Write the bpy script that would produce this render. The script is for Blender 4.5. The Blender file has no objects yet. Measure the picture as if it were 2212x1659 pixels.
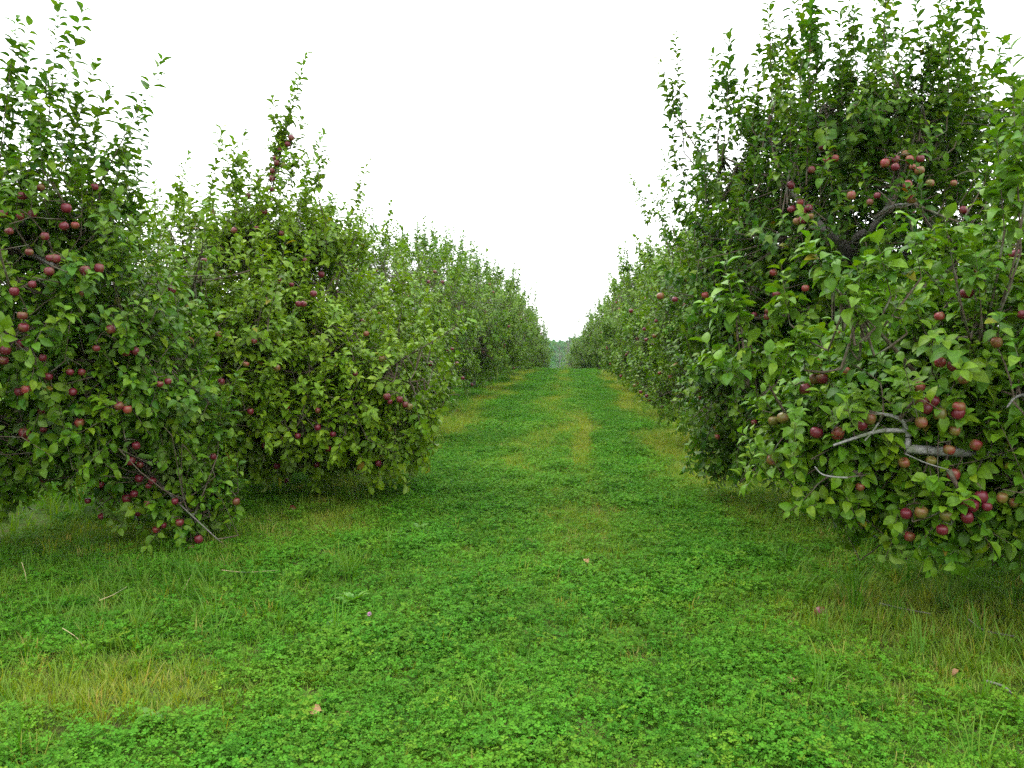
import bpy, math, random
import numpy as np
from mathutils import Matrix, Vector

RNG = np.random.default_rng(11)
random.seed(5)
SC = bpy.context.scene
COL = SC.collection

# ------------------------------------------------------------------ camera
F_PX, CX, CY = 1740.0, 1106.0, 829.5          # focal length in pixels of a 2212 px wide picture
YAW, PITCH = math.atan((1235 - CX) / F_PX), math.atan((CY - 740) / F_PX)
EYE = np.array((0.0, 0.0, 1.6))
cd = bpy.data.cameras.new("camera")
cam = bpy.data.objects.new("camera", cd)
COL.objects.link(cam)
cam.location = EYE
cam.rotation_euler = (math.pi / 2 - PITCH, 0, YAW)
cd.sensor_width = 36
cd.lens = 36 * F_PX / 2212
cd.clip_start, cd.clip_end = 0.05, 4000
SC.camera = cam

# ------------------------------------------------------------------ overcast sky
SUN_EL, SUN_AZ = math.radians(58), math.radians(-60)
W = bpy.data.worlds.new("World")
SC.world = W
W.use_nodes = True
nt = W.node_tree
bg = nt.nodes["Background"]
sky = nt.nodes.new("ShaderNodeTexSky")
sky.sky_type = "NISHITA"
sky.sun_disc = False
sky.sun_elevation, sky.sun_rotation = SUN_EL, SUN_AZ
tc = nt.nodes.new("ShaderNodeTexCoord")
nz = nt.nodes.new("ShaderNodeTexNoise")
nz.inputs["Scale"].default_value = 1.3
nz.inputs["Detail"].default_value = 5
cr = nt.nodes.new("ShaderNodeValToRGB")
cr.color_ramp.elements[0].position, cr.color_ramp.elements[0].color = 0.36, (2.9, 3.02, 3.4, 1)
cr.color_ramp.elements[1].position, cr.color_ramp.elements[1].color = 0.54, (10.9, 11.0, 11.1, 1)
mx = nt.nodes.new("ShaderNodeMixRGB")
mx.inputs[0].default_value = 0.93                # the cloud deck hides most of the blue
nt.links.new(tc.outputs["Generated"], nz.inputs["Vector"])
nt.links.new(nz.outputs["Fac"], cr.inputs[0])
nt.links.new(sky.outputs[0], mx.inputs[1])
nt.links.new(cr.outputs[0], mx.inputs[2])
sep = nt.nodes.new("ShaderNodeSeparateXYZ")
nt.links.new(tc.outputs["Generated"], sep.inputs[0])
el = nt.nodes.new("ShaderNodeMapRange")                # standard overcast sky: about 2.5 times brighter overhead than low down
el.inputs["From Min"].default_value, el.inputs["From Max"].default_value = 0.0, 1.0
el.inputs["To Min"].default_value, el.inputs["To Max"].default_value = 0.76, 1.42
nt.links.new(sep.outputs["Z"], el.inputs["Value"])
vm = nt.nodes.new("ShaderNodeVectorMath")
vm.operation = "SCALE"
nt.links.new(mx.outputs[0], vm.inputs[0])
nt.links.new(el.outputs[0], vm.inputs["Scale"])
nt.links.new(vm.outputs[0], bg.inputs["Color"])
bg.inputs["Strength"].default_value = 0.13

sl = bpy.data.lights.new("sun", "SUN")
sl.energy, sl.angle, sl.color = 1.2, math.radians(40), (1, 0.97, 0.92)
sun = bpy.data.objects.new("sun", sl)
COL.objects.link(sun)
sun.rotation_euler = (math.pi / 2 - SUN_EL, 0, math.pi - SUN_AZ)
sd = np.array((math.cos(SUN_EL) * math.sin(SUN_AZ), math.cos(SUN_EL) * math.cos(SUN_AZ), math.sin(SUN_EL)))
sun.rotation_euler = Vector(-sd).to_track_quat("-Z", "Y").to_euler()

SC.view_settings.view_transform = "Standard"
SC.view_settings.look = "None"
SC.view_settings.exposure = 1.48
SC.view_settings.gamma = 1
SC.view_settings.use_curve_mapping = False
SC.render.engine = "CYCLES"
SC.cycles.max_bounces = 8
SC.cycles.diffuse_bounces = 4
SC.cycles.transmission_bounces = 4
SC.cycles.use_denoising = False

# ------------------------------------------------------------------ helpers
ca, sa, cp, sp = math.cos(YAW), math.sin(YAW), math.cos(PITCH), math.sin(PITCH)
FWD = np.array((-sa * cp, ca * cp, -sp))
RGT = np.array((ca, sa, 0.0))
UPV = np.cross(RGT, FWD)


def ray(px, py):
    return FWD + RGT * (px - CX) / F_PX - UPV * (py - CY) / F_PX


def at(px, py, Y):
    d = ray(px, py)
    return EYE + d * (Y / d[1])


def project(P):
    d = P - EYE
    z = d @ FWD
    return CX + F_PX * (d @ RGT) / z, CY - F_PX * (d @ UPV) / z, z


def gz(x, y):
    """height of the ground"""
    x, y = np.asarray(x, float), np.asarray(y, float)
    t = np.clip(y - 43, 0, None)
    drop = np.where(t < 10, 0.006 * t * t, 0.6 + 0.12 * (t - 10))
    drop = np.where(drop > 12, 12 + (drop - 12) * 0.0, drop)
    bump = 0.03 * np.sin(x * 1.3 + 0.7 * np.sin(y * 0.31)) * np.cos(y * 0.47) + 0.05 * np.sin(y * 0.13 + 1.0)
    ruts = -0.035 * np.exp(-((x - 0.28) / 0.28) ** 2) - 0.03 * np.exp(-((x + 1.25) / 0.3) ** 2)
    return -drop + bump + ruts


def norm(v):
    return v / np.maximum(np.linalg.norm(v, axis=-1, keepdims=True), 1e-9)


def tag(o, label=None, cat=None, group=None, kind=None):
    for k, v in (("label", label), ("category", cat), ("group", group), ("kind", kind)):
        if v:
            o[k] = v
    return o


def mk_mesh(name, V, quads=None, tris=None, mats=(), smooth=True, attrs=None, mat_idx=None):
    me = bpy.data.meshes.new(name)
    V = np.ascontiguousarray(V, dtype=np.float32).reshape(-1, 3)
    q = np.zeros((0, 4), np.int32) if quads is None else np.asarray(quads, np.int32).reshape(-1, 4)
    t = np.zeros((0, 3), np.int32) if tris is None else np.asarray(tris, np.int32).reshape(-1, 3)
    me.vertices.add(len(V))
    me.vertices.foreach_set("co", V.ravel())
    loops = np.concatenate((q.ravel(), t.ravel()))
    tot = np.concatenate((np.full(len(q), 4), np.full(len(t), 3))).astype(np.int32)
    start = np.concatenate(([0], np.cumsum(tot)[:-1])).astype(np.int32) if len(tot) else tot
    me.loops.add(len(loops))
    me.loops.foreach_set("vertex_index", loops.astype(np.int32))
    me.polygons.add(len(tot))
    me.polygons.foreach_set("loop_start", start)
    me.polygons.foreach_set("use_smooth", np.full(len(tot), smooth))
    if mat_idx is not None:
        me.polygons.foreach_set("material_index", np.asarray(mat_idx, np.int32))
    for m in mats:
        me.materials.append(m)
    for k, (typ, arr) in (attrs or {}).items():
        a = me.attributes.new(k, typ, "POINT")
        a.data.foreach_set({"FLOAT": "value", "INT": "value", "FLOAT_VECTOR": "vector"}[typ],
                           np.ascontiguousarray(arr).ravel())
    me.update()
    return me


def put(name, me, parent=None, loc=(0, 0, 0)):
    o = bpy.data.objects.new(name, me)
    COL.objects.link(o)
    o.location = loc
    if parent is not None:
        o.parent = parent
    return o


def empty(name, loc):
    o = bpy.data.objects.new(name, None)
    COL.objects.link(o)
    o.location = loc
    o.empty_display_size = 0.3
    return o


def tubes(P, R, k=5):
    """P (n,m,3) centre lines, R (n,m) radii -> vertices and quads"""
    P, R = np.asarray(P, float), np.asarray(R, float)
    n, m, _ = P.shape
    T = np.gradient(P, axis=1)
    T = norm(T)
    ref = np.where(np.abs(norm(P[:, -1] - P[:, 0])[:, 2:3]) > 0.8, [[1.0, 0, 0]], [[0, 0, 1.0]])[:, None, :]
    U = norm(np.cross(T, np.broadcast_to(ref, T.shape)))
    Vv = np.cross(T, U)
    a = np.arange(k) * 2 * math.pi / k
    X = P[:, :, None] + R[:, :, None, None] * (U[:, :, None] * np.cos(a)[None, None, :, None]
                                              + Vv[:, :, None] * np.sin(a)[None, None, :, None])
    idx = np.arange(n * m * k).reshape(n, m, k)
    nx = np.roll(idx, -1, axis=2)
    q = np.stack((idx[:, :-1], nx[:, :-1], nx[:, 1:], idx[:, 1:]), -1).reshape(-1, 4)
    return X.reshape(-1, 3), q


def join(parts):
    Vs, Qs, off = [], [], 0
    for v, q in parts:
        Vs.append(v)
        Qs.append(q + off)
        off += len(v)
    return np.concatenate(Vs), np.concatenate(Qs)


def resample(pts, m):
    """smooth curve through points (Catmull-Rom), m samples"""
    P = np.asarray(pts, float)
    if len(P) == 2:
        return P[0] + (P[1] - P[0]) * np.linspace(0, 1, m)[:, None]
    E = np.vstack((2 * P[0] - P[1], P, 2 * P[-1] - P[-2]))
    s = np.linspace(0, len(P) - 1 - 1e-6, m)
    i = s.astype(int)
    t = (s - i)[:, None]
    a, b, c, d = E[i], E[i + 1], E[i + 2], E[i + 3]
    return 0.5 * (2 * b + (c - a) * t + (2 * a - 5 * b + 4 * c - d) * t ** 2 + (3 * b - a - 3 * c + d) * t ** 3)


# ------------------------------------------------------------------ materials
def mat(name):
    m = bpy.data.materials.new(name)
    m.use_nodes = True
    n = m.node_tree.nodes
    return m, m.node_tree, n["Principled BSDF"], n["Material Output"]


def add(t, kind, **kw):
    n = t.nodes.new(kind)
    for k, v in kw.items():
        if hasattr(n, k):
            setattr(n, k, v)
        else:
            n.inputs[k].default_value = v
    return n


def mixc(t, fac, a, b):
    n = t.nodes.new("ShaderNodeMixRGB")
    for i, v in ((0, fac), (1, a), (2, b)):
        if isinstance(v, bpy.types.NodeSocket):
            t.links.new(v, n.inputs[i])
        else:
            n.inputs[i].default_value = v if i == 0 else (*v, 1)
    return n.outputs[0]


def attr(t, name, inst=False):
    n = t.nodes.new("ShaderNodeAttribute")
    n.attribute_name = name
    n.attribute_type = "INSTANCER" if inst else "GEOMETRY"
    return n.outputs["Fac"]


def math_n(t, op, a, b=0.0):
    n = t.nodes.new("ShaderNodeMath")
    n.operation = op
    n.use_clamp = op in ("MULTIPLY_ADD",)
    for i, v in ((0, a), (1, b)):
        if isinstance(v, bpy.types.NodeSocket):
            t.links.new(v, n.inputs[i])
        else:
            n.inputs[i].default_value = v
    return n.outputs[0]


def leafy(name, dark, light, yellow, brown, under, inst, rough=0.5, spec=0.35, trans=0.3):
    """a two-sided leaf: colour from the leaf's own tint / age, paler underside, some light shining through"""
    m, t, b, out = mat(name)
    tint, age = attr(t, "tint", inst), attr(t, "age", inst)
    c = mixc(t, tint, dark, light)
    ramp = add(t, "ShaderNodeMapRange")
    ramp.inputs["From Min"].default_value, ramp.inputs["From Max"].default_value = 0.0, 0.75
    t.links.new(age, ramp.inputs["Value"])
    c = mixc(t, ramp.outputs[0], c, yellow)
    r2 = add(t, "ShaderNodeMapRange")
    r2.inputs["From Min"].default_value, r2.inputs["From Max"].default_value = 0.8, 1.0
    t.links.new(age, r2.inputs["Value"])
    c = mixc(t, r2.outputs[0], c, brown)
    nz = add(t, "ShaderNodeTexNoise", Scale=60.0, Detail=3.0)
    geo = add(t, "ShaderNodeNewGeometry")
    t.links.new(geo.outputs["Position"], nz.inputs["Vector"])
    v = add(t, "ShaderNodeHueSaturation")
    mr = add(t, "ShaderNodeMapRange")
    mr.inputs["From Min"].default_value, mr.inputs["From Max"].default_value = 0.3, 0.7
    mr.inputs["To Min"].default_value, mr.inputs["To Max"].default_value = 0.78, 1.2
    t.links.new(nz.outputs["Fac"], mr.inputs["Value"])
    t.links.new(mr.outputs[0], v.inputs["Value"])
    t.links.new(c, v.inputs["Color"])
    c = v.outputs[0]
    cu = mixc(t, 0.42, c, under)
    c2 = t.nodes.new("ShaderNodeMixRGB")
    t.links.new(geo.outputs["Backfacing"], c2.inputs[0])
    t.links.new(c, c2.inputs[1])
    t.links.new(cu, c2.inputs[2])
    t.links.new(c2.outputs[0], b.inputs["Base Color"])
    b.inputs["Roughness"].default_value = rough
    b.inputs["Specular IOR Level"].default_value = spec
    tr = t.nodes.new("ShaderNodeBsdfTranslucent")
    hs = add(t, "ShaderNodeHueSaturation", Saturation=1.15, Value=1.25)
    t.links.new(c, hs.inputs["Color"])
    t.links.new(hs.outputs[0], tr.inputs["Color"])
    ms = t.nodes.new("ShaderNodeMixShader")
    ms.inputs[0].default_value = trans
    t.links.new(b.outputs[0], ms.inputs[1])
    t.links.new(tr.outputs[0], ms.inputs[2])
    t.links.new(ms.outputs[0], out.inputs["Surface"])
    return m


M_LEAF = leafy("apple_leaf", (0.018, 0.080, 0.004), (0.078, 0.21, 0.010), (0.175, 0.27, 0.007), (0.20, 0.09, 0.02),
               (0.16, 0.23, 0.07), False, rough=0.48, spec=0.25, trans=0.26)
M_CLOVER = leafy("clover_leaf", (0.017, 0.095, 0.004), (0.056, 0.215, 0.011), (0.19, 0.25, 0.015), (0.2, 0.13, 0.05),
               (0.08, 0.22, 0.03), True, rough=0.7, spec=0.1, trans=0.22)
M_GRASS = leafy("grass_blade", (0.026, 0.125, 0.004), (0.105, 0.27, 0.010), (0.24, 0.275, 0.016), (0.36, 0.27, 0.09),
                (0.09, 0.19, 0.025), True, rough=0.6, spec=0.18)
M_WEED = leafy("weed_leaf", (0.04, 0.16, 0.015), (0.10, 0.27, 0.03), (0.2, 0.28, 0.04), (0.25, 0.13, 0.04),
               (0.14, 0.25, 0.09), False)
M_DEAD = leafy("dead_leaf", (0.16, 0.075, 0.03), (0.33, 0.19, 0.08), (0.4, 0.25, 0.1), (0.3, 0.15, 0.05),
               (0.35, 0.24, 0.14), False, trans=0.1)


def bark(name, dark, light, scale):
    m, t, b, out = mat(name)
    tc = add(t, "ShaderNodeTexCoord")
    n1 = add(t, "ShaderNodeTexNoise", Scale=scale, Detail=8.0, Roughness=0.7)
    n2 = add(t, "ShaderNodeTexNoise", Scale=scale * 0.22, Detail=4.0)
    t.links.new(tc.outputs["Object"], n1.inputs["Vector"])
    t.links.new(tc.outputs["Object"], n2.inputs["Vector"])
    r = add(t, "ShaderNodeMapRange")
    r.inputs["From Min"].default_value, r.inputs["From Max"].default_value = 0.35, 0.65
    t.links.new(n1.outputs["Fac"], r.inputs["Value"])
    c = mixc(t, r.outputs[0], dark, light)
    r2 = add(t, "ShaderNodeMapRange")
    r2.inputs["From Min"].default_value, r2.inputs["From Max"].default_value = 0.52, 0.66
    t.links.new(n2.outputs["Fac"], r2.inputs["Value"])
    c = mixc(t, r2.outputs[0], c, (0.13, 0.15, 0.09))
    t.links.new(c, b.inputs["Base Color"])
    b.inputs["Roughness"].default_value = 0.85
    bp = add(t, "ShaderNodeBump", Strength=0.6, Distance=0.01)
    t.links.new(n1.outputs["Fac"], bp.inputs["Height"])
    t.links.new(bp.outputs[0], b.inputs["Normal"])
    return m


M_BARK = bark("apple_bark", (0.05, 0.042, 0.035), (0.19, 0.17, 0.15), 45)
M_LIMB = bark("smooth_bark", (0.13, 0.125, 0.115), (0.33, 0.32, 0.30), 60)
M_TWIG = bark("twig_bark", (0.045, 0.032, 0.02), (0.14, 0.10, 0.065), 80)
M_PALE = bark("bare_bark", (0.15, 0.15, 0.13), (0.32, 0.31, 0.28), 10)


def apple_mat(name, red, deep, ground, amount):
    m, t, b, out = mat(name)
    tc = add(t, "ShaderNodeTexCoord")
    oi = add(t, "ShaderNodeObjectInfo")
    n1 = add(t, "ShaderNodeTexNoise", noise_dimensions="4D", Scale=22.0, Detail=3.0)
    t.links.new(tc.outputs["Object"], n1.inputs["Vector"])
    w = math_n(t, "MULTIPLY", oi.outputs["Random"], 40.0)
    t.links.new(w, n1.inputs["W"])
    mp = add(t, "ShaderNodeMapping")
    mp.inputs["Scale"].default_value = (1, 1, 0.12)
    t.links.new(tc.outputs["Object"], mp.inputs["Vector"])
    n2 = add(t, "ShaderNodeTexNoise", noise_dimensions="4D", Scale=170.0, Detail=2.0)
    t.links.new(mp.outputs[0], n2.inputs["Vector"])
    t.links.new(w, n2.inputs["W"])
    c = mixc(t, n2.outputs["Fac"], deep, red)
    s = math_n(t, "ADD", n1.outputs["Fac"], math_n(t, "MULTIPLY", oi.outputs["Random"], 0.3))
    r = add(t, "ShaderNodeMapRange")
    r.inputs["From Min"].default_value, r.inputs["From Max"].default_value = amount, amount + 0.3
    t.links.new(s, r.inputs["Value"])
    c = mixc(t, r.outputs[0], c, ground)
    vo = add(t, "ShaderNodeTexVoronoi", Scale=170.0)
    t.links.new(tc.outputs["Object"], vo.inputs["Vector"])
    r3 = add(t, "ShaderNodeMapRange")
    r3.inputs["From Min"].default_value, r3.inputs["From Max"].default_value = 0.10, 0.2
    r3.inputs["To Min"].default_value, r3.inputs["To Max"].default_value = 0.55, 0.0
    t.links.new(vo.outputs["Distance"], r3.inputs["Value"])
    c = mixc(t, r3.outputs[0], c, (0.20, 0.11, 0.08))
    t.links.new(c, b.inputs["Base Color"])
    b.inputs["Roughness"].default_value = 0.36
    b.inputs["Specular IOR Level"].default_value = 0.4
    return m


M_APPLE = apple_mat("red_apple", (0.155, 0.015, 0.025), (0.06, 0.0045, 0.010), (0.13, 0.10, 0.02), 0.72)
M_BLUSH = apple_mat("blushed_apple", (0.24, 0.03, 0.03), (0.13, 0.017, 0.018), (0.12, 0.11, 0.02), 0.50)
M_STALK = bark("stalk", (0.05, 0.03, 0.015), (0.12, 0.08, 0.04), 200)

# ------------------------------------------------------------------ ground
def make_ground_mat():
    m, t, b, out = mat("ground_thatch")
    geo = add(t, "ShaderNodeNewGeometry")
    n1 = add(t, "ShaderNodeTexNoise", Scale=1.1, Detail=6.0)
    n2 = add(t, "ShaderNodeTexNoise", Scale=55.0, Detail=6.0, Roughness=0.7)
    n3 = add(t, "ShaderNodeTexNoise", Scale=14.0, Detail=5.0)
    for n in (n1, n2, n3):
        t.links.new(geo.outputs["Position"], n.inputs["Vector"])
    r1 = add(t, "ShaderNodeMapRange")
    r1.inputs["From Min"].default_value, r1.inputs["From Max"].default_value = 0.35, 0.65
    t.links.new(n1.outputs["Fac"], r1.inputs["Value"])
    c = mixc(t, r1.outputs[0], (0.045, 0.115, 0.012), (0.085, 0.135, 0.02))
    r2 = add(t, "ShaderNodeMapRange")
    r2.inputs["From Min"].default_value, r2.inputs["From Max"].default_value = 0.45, 0.7
    t.links.new(n3.outputs["Fac"], r2.inputs["Value"])
    c = mixc(t, r2.outputs[0], c, (0.085, 0.075, 0.026))
    r3 = add(t, "ShaderNodeMapRange")
    r3.inputs["From Min"].default_value, r3.inputs["From Max"].default_value = 0.35, 0.65
    r3.inputs["To Min"].default_value, r3.inputs["To Max"].default_value = 0.55, 1.35
    t.links.new(n2.outputs["Fac"], r3.inputs["Value"])
    h = add(t, "ShaderNodeHueSaturation")
    t.links.new(c, h.inputs["Color"])
    t.links.new(r3.outputs[0], h.inputs["Value"])
    t.links.new(h.outputs[0], b.inputs["Base Color"])
    b.inputs["Roughness"].default_value = 1.0
    b.inputs["Specular IOR Level"].default_value = 0.1
    bp = add(t, "ShaderNodeBump", Strength=0.8, Distance=0.03)
    t.links.new(n2.outputs["Fac"], bp.inputs["Height"])
    t.links.new(bp.outputs[0], b.inputs["Normal"])
    return m


xs = np.concatenate((-np.geomspace(600, 7, 26), np.linspace(-6.6, 6.6, 110), np.geomspace(7, 600, 26)))
ys = np.concatenate((-np.geomspace(80, 1, 10), np.linspace(0, 24, 120), np.linspace(24.6, 150, 120), np.geomspace(156, 1500, 26)))
GX, GY = np.meshgrid(xs, ys)
GV = np.stack((GX, GY, gz(GX, GY)), -1).reshape(-1, 3)
idx = np.arange(len(GV)).reshape(GX.shape)
GQ = np.stack((idx[:-1, :-1], idx[:-1, 1:], idx[1:, 1:], idx[1:, :-1]), -1).reshape(-1, 4)
tag(put("ground", mk_mesh("ground", GV, GQ, mats=(make_ground_mat(),))), kind="structure")

# ------------------------------------------------------------------ leaves and trees
ST_T = np.array((0.17, 0.36, 0.62, 0.87))
ST_W = np.array((0.035, 0.215, 0.262, 0.135))


def leaf_verts(B, D, N, L, Wd, bend, ST_T=ST_T, ST_W=ST_W):
    """base, direction, normal, length, width factor, bend -> (n,14,3)"""
    S = np.cross(D, N)
    t = np.concatenate(([0.0], np.repeat(ST_T, 3), [1.0]))
    x = np.concatenate(([0.0], (ST_W[:, None] * np.array((-1, 0, 1))).ravel(), [0.0]))
    bt = bend[:, None] * t[None]
    y = np.sin(bt) / bend[:, None]
    z = -(1 - np.cos(bt)) / bend[:, None] + 0.45 * np.abs(x)[None]
    Ln = L[:, None, None]
    return (B[:, None] + Ln * (x[None, :, None] * Wd[:, None, None] * S[:, None]
                               + y[..., None] * D[:, None] + z[..., None] * N[:, None]))


LEAF_T = np.array(((0, 2, 1), (0, 3, 2), (10, 11, 13), (11, 12, 13)))
LEAF_Q = np.array(((1, 2, 5, 4), (2, 3, 6, 5), (4, 5, 8, 7), (5, 6, 9, 8), (7, 8, 11, 10), (8, 9, 12, 11)))


FAR_T, FAR_W = np.array((0.34, 0.72)), np.array((0.215, 0.225))
FAR_TRI, FAR_Q = np.array(((0, 2, 1), (0, 3, 2), (4, 5, 7), (5, 6, 7))), np.array(((1, 2, 5, 4), (2, 3, 6, 5)))


def leaf_mesh_far(name, lv, material):
    """the same leaf with one cross-section fewer, for trees farther off"""
    V = leaf_verts(lv["B"], lv["D"], lv["N"], lv["L"], lv["W"], lv["bend"], FAR_T, FAR_W)
    off = (np.arange(len(V)) * 8)[:, None, None]
    return mk_mesh(name, V, FAR_Q[None] + off, FAR_TRI[None] + off, (material,), True,
                   {"tint": ("FLOAT", np.repeat(lv["tint"], 8).astype(np.float32)), "age": ("FLOAT", np.repeat(lv["age"], 8).astype(np.float32))})


def leaf_mesh(name, lv, material):
    V = leaf_verts(lv["B"], lv["D"], lv["N"], lv["L"], lv["W"], lv["bend"])
    n = len(V)
    off = (np.arange(n) * 14)[:, None, None]
    return mk_mesh(name, V, (LEAF_Q[None] + off), (LEAF_T[None] + off), (material,), True,
                   {"tint": ("FLOAT", np.repeat(lv["tint"], 14).astype(np.float32)),
                    "age": ("FLOAT", np.repeat(lv["age"], 14).astype(np.float32))})


def take(lv, m):
    return {k: v[m] for k, v in lv.items()}


def cat_lv(ls):
    return {k: np.concatenate([l[k] for l in ls]) for k in ls[0]}


def twig_leaves(rng, B, V, C, nl, size, warm, spread=58):
    """leaves in a spiral along stems p(t) = B + V t + C t^2"""
    k = np.repeat(np.arange(len(B)), nl)
    first = np.repeat(np.cumsum(nl) - nl, nl)
    j = np.arange(len(k)) - first
    t = (j + 0.6 + rng.uniform(-.25, .25, len(k))) / nl[k]
    t = 0.10 + 0.90 * t
    P = B[k] + V[k] * t[:, None] + C[k] * (t ** 2)[:, None]
    T = norm(V[k] + 2 * C[k] * t[:, None])
    ref = np.where(np.abs(T[:, 2:3]) > 0.9, [[1.0, 0, 0]], [[0, 0, 1.0]])
    U = norm(np.cross(T, ref))
    Wv = np.cross(T, U)
    ph = j * 2.39996 + rng.uniform(0, 6.28, len(B))[k] + rng.normal(0, .3, len(k))
    R = U * np.cos(ph)[:, None] + Wv * np.sin(ph)[:, None]
    a = np.radians(spread + rng.normal(0, 13, len(k))) * (1 - 0.55 * t ** 4)
    D = T * np.cos(a)[:, None] + R * np.sin(a)[:, None]
    D[:, 2] -= rng.uniform(-0.28, 0.30, len(k))
    D = norm(D)
    N0 = T * 0.7 + np.array((0, 0, 0.75)) + rng.normal(0, .28, (len(k), 3))
    N = norm(N0 - D * np.sum(N0 * D, 1, keepdims=True))
    L = size[k] * rng.uniform(0.68, 1.26, len(k)) * (1 - 0.25 * t ** 6)
    age = np.clip(rng.beta(1.2, 5, len(k)) * 0.75 + warm + rng.normal(0, .08, len(B))[k], 0, .72)
    old = rng.random(len(k))
    age = np.where(old < 0.010, rng.uniform(.74, .8, len(k)), age)
    age = np.where(old < 0.004, rng.uniform(.85, 1, len(k)), age)
    tint = np.clip(rng.normal(0.42, .2, len(k)) + rng.normal(0, .12, len(B))[k] + 0.3 * (t > 0.85), 0, 1)
    return dict(B=P, D=D, N=N, L=L, W=rng.uniform(.85, 1.2, len(k)), bend=rng.uniform(.45, 1.7, len(k)), tint=tint, age=age)


def blob_q(P, c, r):
    return np.linalg.norm((P - np.array(c)) / np.array(r), axis=-1)


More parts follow.
